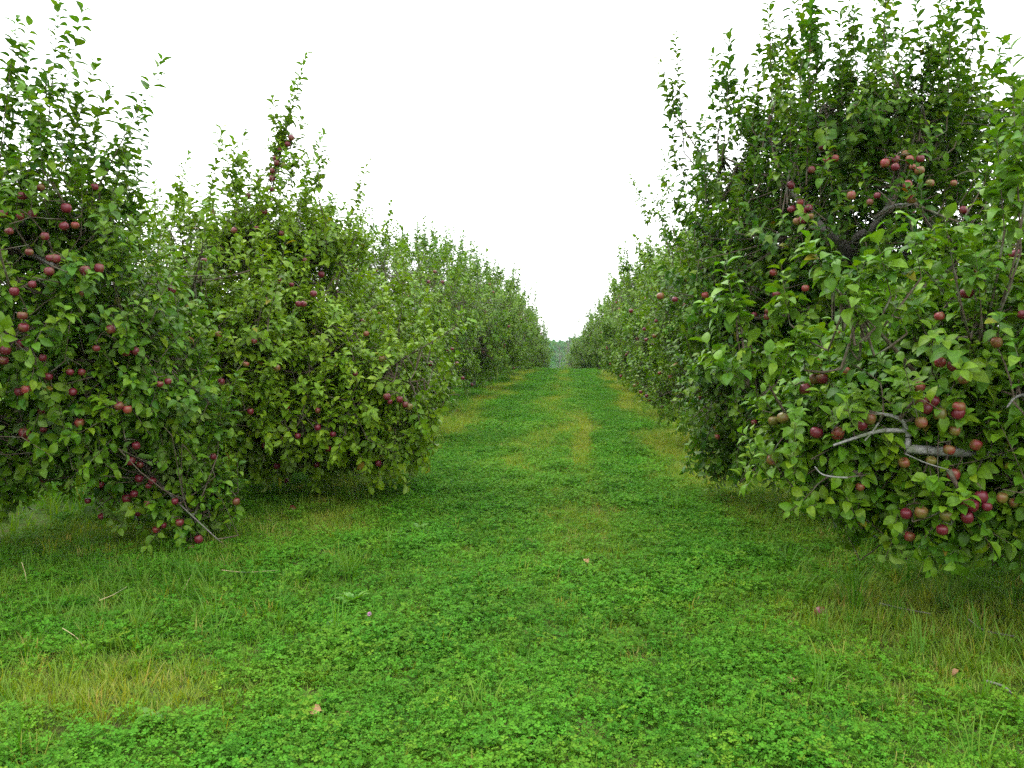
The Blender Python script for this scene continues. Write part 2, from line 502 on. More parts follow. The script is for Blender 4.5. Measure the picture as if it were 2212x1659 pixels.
class Tree:
    """an apple tree in world coordinates: crown lobes, limbs, twigs with leaves, fruit"""

    def __init__(s, base, blobs, seed, warm, size=0.078, trunk_h=0.75, limbs=7, seconds=55, shoots=30, shoot_len=(.45, 1.0),
                 trunk_r=0.085, lean=(0, 0), leaves_per=20, feature_shoots=(), feature_limbs=(), floor=0.28, light=0.0):
        s.rng = rng = np.random.default_rng(seed)
        s.base = np.array((base[0], base[1], float(gz(base[0], base[1]))))
        s.blobs, s.warm, s.size = blobs, warm, size
        top = s.base + np.array((lean[0], lean[1], trunk_h))
        s.trunk = resample([s.base - (0, 0, .05), (s.base + top) / 2 + rng.normal(0, .04, 3) * (1, 1, 0), top], 9)
        s.trunk_r = np.linspace(trunk_r * 1.15, trunk_r * .8, 9)
        s.trunk_r[0] *= 1.25
        wts = np.array([b[2] for b in blobs], float)
        # main limbs
        s.limbs = []
        for i in range(limbs):
            c, r, w = blobs[rng.choice(len(blobs), p=wts / wts.sum())]
            d = norm(rng.normal(0, 1, 3))
            tgt = np.array(c) + np.array(r) * d * rng.uniform(.5, .75)
            tgt[2] = max(tgt[2], s.base[2] + .45)
            v = tgt - top
            ctrl = top + v * np.array((.5, .5, .3)) + np.array((0, 0, .25 * np.linalg.norm(v[:2]))) + rng.normal(0, .08, 3)
            pts = resample([top - (0, 0, rng.uniform(0, .3)), ctrl, tgt], 12)
            pts[1:-1] += rng.normal(0, .018, (10, 3))
            s.limbs.append((pts, np.linspace(trunk_r * .55, .012, 12), M_BARK, None))
        for pts, r0, r1, m, lab in feature_limbs:
            s.limbs.append((resample(pts, 4 * len(pts)), np.linspace(r0, r1, 4 * len(pts)), m, lab))
        sk = np.concatenate([l[0][3:] for l in s.limbs])
        # second order branches
        S2 = s.sample(seconds, .45, .8)[0]
        s.second = s.connect(sk, S2, 6, .25)
        sk2 = np.concatenate((sk, s.second[:, 2:].reshape(-1, 3)))
        # twigs
        n = int(wts.sum())
        tip, out = s.sample(n, .42, 1.03)
        up = np.where(out[:, 2] > -.25, .62, -.35)
        D = out * .85 + rng.normal(0, .38, (n, 3))
        D[:, 2] += up
        D = norm(D)
        ln = rng.uniform(.2, .46, n)
        tip[out[:, 2] < -.3, 2] -= rng.uniform(0, .18, n)[out[:, 2] < -.3]
        B = tip - D * ln[:, None]
        V = D * ln[:, None]
        C = np.stack((np.zeros(n), np.zeros(n), rng.uniform(-.10, .10, n) * ln), 1) + rng.normal(0, .02, (n, 3))
        ok = (tip[:, 2] > floor) & (B[:, 2] > floor * .8)
        B, V, C, ln = B[ok], V[ok], C[ok], ln[ok]
        s.stemP = s.connect(sk2, B, 4, .1)
        nl = np.maximum(6, (leaves_per * ln / .33 * rng.uniform(.75, 1.2, len(ln))).astype(int))
        lv = [twig_leaves(rng, B, V, C, nl, np.full(len(B), size), warm)]
        t4 = np.linspace(0, 1, 4)[None, :, None]
        s.twigP = B[:, None] + V[:, None] * t4 + C[:, None] * t4 ** 2
        s.skel = np.concatenate((sk2, s.twigP.reshape(-1, 3)))
        # long upright water shoots
        tip2, out2 = s.sample(shoots * 4, .8, 1.0)
        o = np.argsort(-out2[:, 2] - rng.uniform(0, .5, len(out2)))[:shoots]
        b2 = tip2[o]
        d2 = norm(out2[o] * .22 + np.array((0, 0, 1)) + rng.normal(0, .13, (len(o), 3)))
        l2 = rng.uniform(*shoot_len, len(o))
        fb = [np.array(f[0]) for f in feature_shoots]
        fv = [np.array(f[1]) - np.array(f[0]) for f in feature_shoots]
        SB = np.concatenate((b2, np.array(fb).reshape(-1, 3)))
        SV = np.concatenate((d2 * l2[:, None], np.array(fv).reshape(-1, 3)))
        SL = np.linalg.norm(SV, axis=1)
        SCv = rng.normal(0, .05, SB.shape) * SL[:, None]
        SCv[len(b2):] *= .6
        SV = SV - SCv
        nl = np.maximum(8, (SL / .023).astype(int))
        if len(SB):
            lv.append(twig_leaves(rng, SB, SV, SCv, nl, np.full(len(SB), size * 1.15), warm * .8, spread=62))
            # short side spurs low on the shoots make them leafy at the base
            k = np.repeat(np.arange(len(SB)), 5)
            tt = rng.uniform(.0, .6, len(k))
            P = SB[k] + SV[k] * tt[:, None] + SCv[k] * (tt ** 2)[:, None]
            d = norm(rng.normal(0, 1, (len(k), 3)) * (1, 1, .3) + (0, 0, .7))
            lv.append(twig_leaves(rng, P, d * rng.uniform(.05, .16, (len(k), 1)), np.zeros((len(k), 3)),
                                  np.full(len(k), 6), np.full(len(k), size * .9), warm))
        t7 = np.linspace(0, 1, 7)[None, :, None]
        s.shootP = SB[:, None] + SV[:, None] * t7 + SCv[:, None] * t7 ** 2
        s.shootR = np.linspace(.0055, .0016, 7)[None] * np.clip(SL, .5, 1.2)[:, None]
        s.shoot_stem = s.connect(sk2 - (0, 0, .25), SB, 4, .45) if len(SB) else np.zeros((0, 4, 3))
        s.shoot_stem[:, 0, 2] += .25
        s.lv = cat_lv(lv)
        s.lv["tint"] = np.clip(s.lv["tint"] + light, 0, 1)
        m = s.lv["B"][:, 2] > s.base[2] + floor * .5
        s.lv = take(s.lv, m)
        s.apples = []
        s.apple_stems = []

    def sample(s, n, lo, hi):
        rng = s.rng
        wts = np.array([b[2] for b in s.blobs], float)
        which = rng.choice(len(s.blobs), n * 3, p=wts / wts.sum())
        c = np.array([b[0] for b in s.blobs])[which]
        r = np.array([b[1] for b in s.blobs])[which]
        d = norm(rng.normal(0, 1, (n * 3, 3)))
        f = rng.uniform(lo ** 1.7, hi ** 1.7, n * 3) ** (1 / 1.7)
        # uneven outline
        lump = 1 + .10 * np.sin(d[:, 0] * 5 + which * 2.1) * np.cos(d[:, 2] * 4 + which) + .07 * np.sin(d[:, 1] * 9 + d[:, 2] * 7)
        P = c + r * d * (f * lump)[:, None]
        bad = P[:, 2] < s.base[2] + .2
        for i, (bc, br, _) in enumerate(s.blobs):
            bad |= (which != i) & (blob_q(P, bc, br) < lo)
        out = norm(d / r)
        o = np.where(~bad)[0][:n]
        return P[o], out[o]

    def connect(s, sk, T, m, sag):
        """bowed stems from the nearest skeleton point to each target"""
        if len(T) == 0:
            return np.zeros((0, m, 3))
        best = np.zeros(len(T), int)
        for a in range(0, len(T), 400):
            d = np.linalg.norm(sk[None] - T[a:a + 400, None], axis=2) + .35 * np.clip(sk[None, :, 2] - T[a:a + 400, None, 2], 0, None)
            best[a:a + 400] = d.argmin(1)
        A = sk[best]
        v = T - A
        t = np.linspace(0, 1, m)[None, :, None]
        bow = s.rng.normal(0, .08, (len(T), 3)) * np.linalg.norm(v, axis=1, keepdims=True)
        bow[:, 2] -= sag * np.linalg.norm(v[:, :2], axis=1) * .5
        return A[:, None] + v[:, None] * t + bow[:, None] * (4 * t * (1 - t)) * .5

    def front(s, px, py, Y=None, inset=.87):
        """where the line of sight meets the crown"""
        d = ray(px, py)
        d = d / np.linalg.norm(d)
        best = None
        for c, r, _ in s.blobs:
            r = np.array(r) * inset
            o = (EYE - np.array(c)) / r
            dd = d / r
            a, b, cc = dd @ dd, o @ dd, o @ o - 1
            disc = b * b - a * cc
            if disc > 0:
                t = (-b - math.sqrt(disc)) / a
                if best is None or t < best:
                    best = t
        if best is None:
            return at(px, py, Y if Y else s.base[1] - .4)
        return EYE + d * best

    def add_apples(s, pts, depth=.24, rad=.028):
        pts = np.array(pts).reshape(-1, 3)
        keep = np.ones(len(s.lv["B"]), bool)
        C = s.lv["B"] + s.lv["D"] * (s.lv["L"] * .55)[:, None]
        for p in pts:
            v = norm(EYE - p)
            dd = C - p
            al = dd @ v
            pe = np.linalg.norm(dd - al[:, None] * v, axis=1)
            keep &= ~((al > -.03) & (al < depth) & (pe < rad * s.rng.uniform(.45, 1.1)))
        s.lv = take(s.lv, keep)
        st = s.connect(s.skel, pts + (0, 0, .045), 3, 0)
        s.apple_stems.append(st)
        s.apples += list(pts)

    def clear_line(s, pts, depth=.8, rad=.045):
        keep = np.ones(len(s.lv["B"]), bool)
        C = s.lv["B"] + s.lv["D"] * (s.lv["L"] * .55)[:, None]
        for p in pts:
            v = norm(EYE - p)
            dd = C - p
            al = dd @ v
            pe = np.linalg.norm(dd - al[:, None] * v, axis=1)
            keep &= ~((al > -.03) & (al < depth) & (pe < rad))
        s.lv = take(s.lv, keep)

    def random_apples(s, n, prune=.12):
        P, out = s.sample(n * 2, .72, .97)
        P = P[P[:, 2] < s.base[2] + 2.8][:n]
        s.add_apples(P, prune, .04)


# ---- apple meshes (one per look), shared by every apple
def apple_mesh(name, material):
    k, prof = 14, [(0.0, .022), (.010, .029), (.022, .0335), (.0325, .026), (.0372, .010), (.0362, -.008), (.029, -.025),
                   (.018, -.0335), (.008, -.033), (0.0, -.0275)]
    V, Q, T = [(0, 0, prof[0][1])], [], []
    for r, z in prof[1:-1]:
        for i in range(k):
            a = 2 * math.pi * i / k
            rr = r * (1 + .035 * math.cos(5 * a) * (z < 0) + .02 * math.cos(a + 1))
            V.append((rr * math.cos(a), rr * math.sin(a), z))
    V.append((0, 0, prof[-1][1]))
    m = len(prof) - 2
    for i in range(k):
        j = (i + 1) % k
        T.append((0, 1 + i, 1 + j))
        T.append((len(V) - 1, 1 + (m - 1) * k + j, 1 + (m - 1) * k + i))
        for a in range(m - 1):
            Q.append((1 + a * k + i, 1 + (a + 1) * k + i, 1 + (a + 1) * k + j, 1 + a * k + j))
    nv = len(V)
    sv, sq = tubes([[(0, 0, .02), (.003, 0, .034), (.009, .002, .05)]], [[.0016, .0014, .002]], 4)
    nq = len(Q)
    Q = np.concatenate((np.array(Q), sq + nv))
    idx = np.concatenate((np.zeros(nq), np.ones(len(sq)), np.zeros(len(T))))
    return mk_mesh(name, np.concatenate((np.array(V), sv)), Q, T, (material, M_STALK), True, None, idx)


ME_APPLE = apple_mesh("red_apple", M_APPLE)
ME_BLUSH = apple_mesh("blushed_apple", M_BLUSH)

# ---- single leaf meshes shared by the leaves that can be picked out one by one
ONE = dict(B=np.zeros((1, 3)), D=np.array(((0, 1.0, 0),)), N=np.array(((0, 0, 1.0),)), L=np.ones(1))
BENDS, AGES, TINTS = (.6, 1.05, 1.5), (.08, .3, .5, .76, .92), (.15, .4, .65, .9)
ME_LEAF = {}
for ib, bnd in enumerate(BENDS):
    for ia, ag in enumerate(AGES):
        for it, ti in enumerate(TINTS):
            ME_LEAF[ib, ia, it] = leaf_mesh("apple_leaf", dict(ONE, W=np.ones(1), bend=np.array((bnd,)), tint=np.array((ti,)),
                                                               age=np.array((ag,))), M_LEAF)


def visible_leaves(trees, cell=7.0):
    """index of the leaf nearest to the eye in each small cell of the view"""
    allC, who, ii = [], [], []
    for k, t in enumerate(trees):
        C = t.lv["B"] + t.lv["D"] * (t.lv["L"] * .55)[:, None]
        allC.append(C)
        who.append(np.full(len(C), k))
        ii.append(np.arange(len(C)))
    C, who, ii = np.concatenate(allC), np.concatenate(who), np.concatenate(ii)
    x, y, z = project(C)
    m = (z > .5) & (x > 0) & (x < 2212) & (y > 0) & (y < 1659)
    C, who, ii, x, y, z = C[m], who[m], ii[m], x[m], y[m], z[m]
    key = (x // cell).astype(int) * 1000 + (y // cell).astype(int)
    o = np.lexsort((z, key))
    key, who, ii, z = key[o], who[o], ii[o], z[o]
    first = np.concatenate(([True], key[1:] != key[:-1]))
    return who[first], ii[first], z[first]


def emit(tree, label, group, pick, apple_mix=0.0, cat="apple tree"):
    root = empty("apple_tree", tree.base)
    tag(root, label, cat, group)
    o = tree.base
    v, q = tubes([tree.trunk - o], [tree.trunk_r], 10)
    put("trunk", mk_mesh("trunk", v, q, mats=(M_BARK,)), root)
    for pts, r, m, lab in tree.limbs:
        v, q = tubes([pts - o], [r], 7)
        b = put("branch", mk_mesh("branch", v, q, mats=(m,)), root)
        if lab:
            b["label"] = lab
    for P, R in zip(tree.shootP, tree.shootR):
        v, q = tubes([P - o], [R], 4)
        put("shoot", mk_mesh("shoot", v, q, mats=(M_TWIG,)), root)
    parts = [tubes(tree.second - o, np.broadcast_to(np.linspace(.014, .006, 6), (len(tree.second), 6)), 5),
             tubes(tree.stemP - o, np.broadcast_to(np.linspace(.006, .0042, 4), (len(tree.stemP), 4)), 3),
             tubes(tree.twigP - o, np.broadcast_to(np.linspace(.0042, .0014, 4), (len(tree.twigP), 4)), 3)]
    if len(tree.shoot_stem):
        parts.append(tubes(tree.shoot_stem - o, np.broadcast_to(np.linspace(.008, .0055, 4), (len(tree.shoot_stem), 4)), 4))
    for st in tree.apple_stems:
        if len(st):
            parts.append(tubes(st - o, np.broadcast_to(np.linspace(.0045, .0025, 3), (len(st), 3)), 3))
    v, q = join(parts)
    put("twigs", mk_mesh("twigs", v, q, mats=(M_TWIG,)), root)["kind"] = "stuff"
    lv = tree.lv
    single = np.zeros(len(lv["B"]), bool)
    single[pick] = True
    rest = take(lv, ~single)
    rest["B"] = rest["B"] - o
    put("foliage", (leaf_mesh if tree.base[1] < 6.5 else leaf_mesh_far)("foliage", rest, M_LEAF), root)["kind"] = "stuff"
    for i in np.where(single)[0]:
        D, N = lv["D"][i], lv["N"][i]
        S = np.cross(D, N)
        L = lv["L"][i]
        M = Matrix.Identity(4)
        for r in range(3):
            M[r][0], M[r][1], M[r][2], M[r][3] = S[r] * L * lv["W"][i], D[r] * L, N[r] * L, lv["B"][i][r] - o[r]
        k = (int(np.abs(np.array(BENDS) - lv["bend"][i]).argmin()), int(np.abs(np.array(AGES) - lv["age"][i]).argmin()),
             int(np.abs(np.array(TINTS) - lv["tint"][i]).argmin()))
        ob = put("leaf", ME_LEAF[k], root)
        ob.matrix_local = M
    for p in tree.apples:
        me = ME_BLUSH if tree.rng.random() < apple_mix else ME_APPLE
        ob = put("apple", me, root)
        ob.matrix_local = (Matrix.Translation(Vector(p - o)) @ Matrix.Rotation(tree.rng.uniform(0, 6.3), 4, "Z")
                           @ Matrix.Rotation(tree.rng.normal(0, .3), 4, "X") @ Matrix.Scale(tree.rng.uniform(.60, .90), 4) @ Matrix.Diagonal((1, tree.rng.uniform(.93, 1.05), tree.rng.uniform(.88, 1.04), 1)))
    return root


def px_line(Y, *pts):
    return [at(x, y, Y if np.isscalar(Y) else Y[i]) for i, (x, y) in enumerate(pts)]


def sh(Y, bx, by, tx, ty, dY=0):
    return (at(bx, by, Y), at(tx, ty, Y + dY))


# ---------------- the six trees nearest to the eye
L1 = Tree((-4.6, 5.95), [((-4.1, 5.6, 1.85), (1.5, 1.45, 1.0), 820), ((-3.3, 5.7, 1.3), (.75, .8, .72), 300),
                          ((-2.98, 5.95, .5), (.52, .42, .42), 170), ((-4.3, 5.6, .75), (.6, .5, .4), 110), ((-3.42, 5.8, .68), (.22, .3, .36), 42), ((-4.1, 5.3, .9), (.7, .7, .45), 90), ((-3.7, 5.4, 2.5), (.7, .7, .42), 110)], 101, .07, light=-.1, shoots=26,
          size=.092, floor=.10, shoot_len=(.35, .8), trunk_h=.8, lean=(.12, 0),
          feature_shoots=[sh(5.3, 90, 420, 128, 4), sh(5.2, 0, 345, 37, 42), sh(5.3, 8, 305, 62, 58), sh(5.5, 129, 380, 211, 132),
                          sh(5.4, 160, 400, 240, 192), sh(5.3, 215, 400, 350, 130), sh(5.6, 250, 480, 306, 364), sh(5.8, 300, 560, 309, 426),
                          sh(5.2, 60, 420, 105, 160), sh(5.4, 190, 420, 205, 260), sh(5.3, 20, 420, -5, 200), sh(5.5, 150, 420, 170, 210),
                          sh(4.9, 140, 780, 165, 560), sh(5.5, 120, 300, 180, 20), sh(5.4, 240, 430, 300, 240)],
          feature_limbs=[(px_line((5.9, 5.8, 5.7, 5.65), (290, 985), (340, 1040), (400, 1100), (470, 1165)), .010, .004, M_BARK, None),
                         (px_line((5.9, 5.7, 5.3, 5.2), (-60, 560), (0, 535), (60, 548), (120, 575)), .03, .014, M_LIMB, None)])
L2 = Tree((-4.25, 9.0), [((-3.75, 8.7, 2.0), (1.8, 1.8, 1.25), 950), ((-2.35, 8.4, 1.3), (1.0, .95, .8), 420),
                         ((-1.95, 7.5, 1.15), (.8, .8, .6), 260), ((-1.85, 7.6, .72), (.6, .5, .4), 110), ((-1.9, 8.0, .85), (.6, .6, .5), 140), ((-3.3, 7.6, 1.6), (1.0, .8, .8), 260), ((-2.7, 7.6, 1.45), (1.0, .85, .85), 320), ((-3.0, 7.05, 1.3), (.8, .6, .8), 260), ((-2.35, 7.3, .95), (.85, .6, .5), 240), ((-2.8, 7.75, .62), (.95, .55, .42), 190), ((-3.05, 8.4, 2.7), (1.0, .7, .55), 210)],
          102, .30, light=.2, size=.09, floor=.14, shoots=34, shoot_len=(.35, .8), lean=(.2, 0),
          feature_shoots=[sh(6.9, 368, 500, 408, 328), sh(6.9, 426, 603, 480, 274), sh(8.2, 560, 520, 662, 116), sh(8.3, 590, 400, 640, 170),
                          sh(8.2, 575, 460, 632, 230), sh(8.2, 605, 330, 588, 207), sh(8.2, 600, 420, 700, 290), sh(8.2, 640, 470, 697, 360),
                          sh(8.2, 489, 460, 528, 330), sh(8.3, 500, 420, 505, 305), sh(8.4, 540, 500, 560, 380), sh(8.2, 620, 420, 655, 250),
                          sh(7.2, 842, 792, 834, 622), sh(6.9, 910, 752, 1015, 690), sh(7.0, 880, 770, 930, 730), sh(7.1, 440, 680, 525, 520),
                          sh(8.4, 660, 520, 690, 430), sh(8.4, 420, 520, 425, 400), sh(8.3, 590, 420, 600, 250)],
          feature_limbs=[(px_line((8.0, 7.8, 7.6, 7.5), (490, 980), (590, 945), (660, 927), (740, 920)), .024, .011, M_LIMB, None),
                         (px_line((7.9, 7.5, 7.1, 6.9), (340, 725), (395, 672), (420, 610), (437, 542)), .02, .009, M_TWIG, None),
                         (px_line((7.8, 7.6, 7.3, 7.0, 6.9), (700, 940), (812, 829), (853, 788), (910, 752), (983, 707)), .012, .005, M_TWIG, None),
                         (px_line((8.2, 7.8, 7.5, 7.4), (500, 890), (620, 821), (701, 776), (767, 719)), .013, .005, M_TWIG, None)])
L3 = Tree((-4.3, 13.4), [((-3.85, 13.3, 1.95), (1.8, 2.0, 1.6), 950), ((-2.75, 13.0, 1.0), (.95, 1.0, .85), 320)], 103, .2, shoots=60,
          shoot_len=(.35, .8), size=.09, leaves_per=15, floor=.14)
R1 = Tree((4.3, 4.9), [((2.75, 4.75, 1.35), (1.4, 1.0, .9), 720), ((1.85, 4.75, 1.2), (.65, .65, .48), 210), ((2.15, 4.6, .74), (.75, .6, .33), 170), ((1.5, 4.75, 1.05), (.52, .5, .40), 190),
                       ((3.2, 4.6, 2.05), (1.0, .9, .65), 220)], 104, .06, shoots=14, shoot_len=(.3, .55), light=.14, size=.098, floor=.36, trunk_h=.9,
          feature_shoots=[sh(4.2, 2205, 543, 2180, 92), sh(4.2, 2170, 500, 2150, 250), sh(4.1, 2215, 430, 2205, 190), sh(4.3, 2124, 574, 2132, 412),
                          sh(4.0, 1891, 708, 1799, 620), sh(4.0, 1800, 622, 1746, 516), sh(4.3, 1664, 838, 1601, 705), sh(4.3, 1601, 710, 1564, 570),
                          sh(4.4, 1600, 818, 1521, 738), sh(4.4, 1706, 700, 1688, 571), sh(4.3, 1738, 800, 1741, 712), sh(4.3, 1677, 829, 1723, 722),
                          sh(4.1, 1925, 640, 1890, 500), sh(4.1, 1990, 600, 1965, 470), sh(4.2, 2060, 580, 2040, 470), sh(4.1, 1840, 655, 1870, 560),
                          sh(4.2, 1610, 823, 1545, 790), sh(4.3, 1590, 690, 1530, 655), sh(4.3, 1840, 760, 1800, 690), sh(4.1, 1960, 720, 1920, 640)],
          feature_limbs=[(px_line((4.9, 4.5, 4.35, 4.3, 4.3), (2400, 1010), (2212, 985), (2110, 978), (2040, 975), (1955, 969)), .028, .024, M_LIMB,
                          "thick grey branch sawn off at its end"),
                         (px_line(4.29, (1958, 968), (1962, 945), (1958, 925), (1948, 908), (1925, 898), (1893, 893)), .016, .008, M_LIMB,
                          "grey side branch curling back like a hook"),
                         (px_line((4.29, 4.28, 4.26, 4.25), (1956, 930), (1900, 931), (1850, 945), (1800, 962)), .013, .006, M_LIMB, None),
                         (px_line(4.27, (1907, 897), (1890, 925), (1868, 952)), .006, .004, M_LIMB, None),
                         (px_line((4.29, 4.25, 4.2), (1955, 980), (2000, 1000), (2050, 1015)), .004, .0025, M_LIMB, None),
                         (px_line(4.2, (1760, 1008), (1775, 1024), (1800, 1030), (1830, 1032)), .0035, .005, M_LIMB, None),
                         (px_line((4.1, 4.2, 4.4), (2175, 880), (2200, 855), (2260, 850)), .004, .008, M_LIMB, None),
                         (px_line((4.5, 4.3, 4.1, 4.0), (2000, 830), (1891, 708), (1841, 654), (1799, 620)), .012, .005, M_TWIG, None),
                         (px_line((4.6, 4.4, 4.3), (1720, 930), (1664, 838), (1617, 737)), .009, .005, M_TWIG, None), (px_line((4.2, 4.5, 4.6), (1826, 1032), (1890, 1020), (1960, 980)), .003, .006, M_TWIG, None), (px_line((4.29, 4.35, 4.4), (1895, 893), (1850, 888), (1800, 890)), .008, .005, M_TWIG, None)])
R2 = Tree((2.75, 7.2), [((2.55, 7.2, 2.35), (1.5, 1.6, 1.35), 1000), ((1.75, 7.5, 1.35), (.9, .95, .85), 300), ((1.6, 8.0, .7), (.55, .6, .5), 120),
                        ((2.7, 6.9, 1.1), (1.3, 1.2, .75), 220), ((2.6, 7.1, 3.4), (1.25, 1.2, .65), 280), ((1.55, 7.8, 2.5), (.65, .7, 1.25), 260)],
          105, .03, size=.088, floor=.12, shoots=70, shoot_len=(.4, .85), trunk_h=1.2,
          light=-.26, trunk_r=.11,
          feature_shoots=[sh(7.8, 1478, 330, 1458, 70), sh(7.8, 1460, 250, 1425, 127), sh(7.6, 1557, 250, 1540, 112), sh(7.4, 1565, 300, 1577, 70),
                          sh(7.0, 1668, 300, 1662, 2), sh(7.2, 1625, 280, 1643, 85), sh(6.6, 1742, 400, 1751, 10), sh(6.6, 1805, 300, 1814, 26),
                          sh(6.6, 1815, 270, 1840, 112), sh(6.5, 1870, 300, 1899, 68), sh(6.5, 1930, 300, 1950, 56), sh(6.4, 1995, 300, 1976, -14),
                          sh(6.4, 2020, 330, 2074, -24), sh(6.4, 2040, 300, 2113, 10), sh(6.5, 2060, 300, 2117, 135), sh(6.5, 2060, 360, 2113, 194),
                          sh(6.4, 2000, 250, 2040, 20), sh(6.6, 1905, 280, 1870, 130), sh(6.8, 1700, 300, 1705, 110), sh(6.9, 1600, 300, 1610, 150),
                          sh(6.4, 2010, 300, 2005, 60), sh(7.8, 1490, 420, 1440, 240), sh(7.9, 1490, 520, 1430, 380)],
          feature_limbs=[(px_line((7.1, 6.75, 6.6, 6.6, 6.8), (1840, 640), (1832, 560), (1815, 522), (1775, 490), (1700, 400)), .06, .022, M_BARK, None),
                         (px_line((7.0, 6.7, 6.6, 6.5), (1834, 560), (1850, 515), (1885, 490), (1930, 430)), .045, .02, M_BARK, None),
                         (px_line((6.5, 6.3, 6.2), (1890, 470), (1930, 445), (1975, 440)), .018, .008, M_LIMB, None)])
R3 = Tree((3.1, 12.4), [((2.95, 12.4, 1.95), (1.75, 2.0, 1.5), 900), ((1.85, 12.1, 1.0), (.85, 1.0, .8), 260), ((1.75, 11.7, 2.2), (.85, .9, 1.15), 260)], 106, .17, shoots=55,
          shoot_len=(.35, .8), size=.09, leaves_per=15, floor=.14,
          feature_shoots=[sh(11.6, 1410, 493, 1361, 380), sh(11.6, 1440, 420, 1433, 322), sh(11.8, 1400, 600, 1371, 505), sh(11.6, 1430, 480, 1400, 400)])

A_L1 = [(48, 682), (12, 757), (8, 779), (51, 708), (208, 753), (272, 761), (292, 759), (239, 712), (176, 804), (151, 804), (92, 773),
        (157, 847), (41, 847), (345, 830), (363, 824), (257, 877), (275, 885), (172, 914), (94, 928), (104, 814), (214, 580), (108, 558),
        (120, 559), (106, 587), (184, 585), (180, 632), (31, 630), (460, 987), (274, 1077), (290, 1067), (329, 1039), (300, 1034),
        (294, 963), (282, 996), (302, 1004), (353, 1135), (338, 1144), (388, 1129), (494, 1199), (415, 1184), (429, 1165), (190, 1082),
        (216, 1047), (378, 1083), (219, 1116), (319, 1088), (298, 1108), (88, 404), (204, 404), (7, 461), (44, 467), (70, 463), (143, 450),
        (97, 511), (162, 487), (138, 489), (48, 423), (20, 500), (63, 545)]
A_L2 = [(536, 423), (572, 458), (505, 498), (608, 504), (658, 562), (555, 493), (587, 612), (603, 606), (630, 615), (555, 639), (572, 648),
        (645, 657), (656, 657), (677, 635), (549, 737), (332, 709), (359, 720), (472, 723), (300, 691), (478, 825), (429, 795), (396, 742),
        (364, 746), (374, 769), (531, 787), (598, 795), (619, 879), (686, 887), (541, 889), (571, 962), (643, 942), (686, 924), (709, 969),
        (719, 938), (733, 959), (466, 945), (425, 932), (617, 1038), (598, 1007), (684, 1004), (737, 1000), (472, 1045), (506, 1028),
        (842, 868), (875, 874), (884, 879), (836, 857), (863, 863), (817, 1001), (738, 1001), (726, 974), (826, 775), (767, 807)]
A_L2S = [(629, 298), (621, 311), (605, 323), (594, 342), (598, 352), (613, 358), (588, 369), (588, 386), (588, 410)]
A_L3 = [(939, 587), (956, 609), (977, 754), (1000, 817), (949, 802), (987, 786), (905, 700), (930, 760), (880, 640), (800, 560), (760, 600)]
A_R2 = [(1775, 318), (1786, 345), (1804, 342), (1753, 367), (1708, 400), (1730, 437), (1710, 452), (1747, 450), (1734, 458), (1751, 468),
        (1734, 475), (1722, 479), (1934, 345), (1955, 332), (1965, 345), (1934, 361), (1912, 353), (1986, 369), (1971, 361), (1988, 343),
        (2060, 396), (2009, 396), (1961, 400), (1839, 423), (1895, 423), (1879, 437), (1969, 431), (2081, 454), (1482, 629), (1483, 605),
        (1427, 640), (1495, 611), (1740, 623), (1678, 636), (1458, 647), (1629, 680), (1660, 672), (1658, 684), (1668, 703), (1821, 720),
        (1800, 722), (1549, 944), (1629, 913)]
A_R1 = [(2029, 684), (2089, 633), (2153, 740), (2209, 680), (2031, 783), (2060, 790), (2081, 819), (1986, 837), (2015, 866), (2000, 883),
        (1990, 868), (2071, 880), (2069, 893), (2031, 895), (1813, 878), (1692, 903), (1763, 935), (1809, 939), (1860, 918), (1879, 905),
        (1738, 841), (1776, 818), (1761, 819), (2050, 972), (2060, 1025), (2011, 996), (2108, 961), (1858, 1052), (1953, 1000), (2165, 1076),
        (2120, 1074), (2085, 1087), (2089, 1118), (1957, 1110), (1990, 1107), (2044, 1114), (1964, 1159), (2035, 1145), (2132, 1095),
        (2099, 1093), (1990, 913)]
A_R3 = [(1363, 672), (1392, 711), (1414, 726), (1396, 734), (1417, 693), (1425, 806), (1384, 847), (1371, 833), (1447, 814), (1404, 864)]

L1.add_apples([L1.front(x, y, 5.7) for x, y in A_L1])
L2.add_apples([L2.front(x, y, 8.0) for x, y in A_L2])
L2.add_apples([at(x, y, 8.15) for x, y in A_L2S])
L3.add_apples([L3.front(x, y, 12.5) for x, y in A_L3])
R1.add_apples([at(x, y, 4.2) if 940 < y < 990 and 2000 < x < 2120 else R1.front(x, y, 4.4) for x, y in A_R1])
R2.add_apples([R2.front(x, y, 6.6) for x, y in A_R2])
R3.add_apples([R3.front(x, y, 11.6) for x, y in A_R3])
for T_ in (L3, R3):
    T_.random_apples(30)
R2.random_apples(20)
R1.random_apples(25)
L1.random_apples(25)
L2.random_apples(25)
for l in R1.limbs[7:14]:
    R1.clear_line(l[0][-9:], 1.0, .05)
for l in R2.limbs[7:10]:
    R2.clear_line(l[0][4:13], .7, .035)
for l in L2.limbs[7:]:
    L2.clear_line(l[0], .9, .03)
for l in L1.limbs[7:]:
    L1.clear_line(l[0], .9, .03)

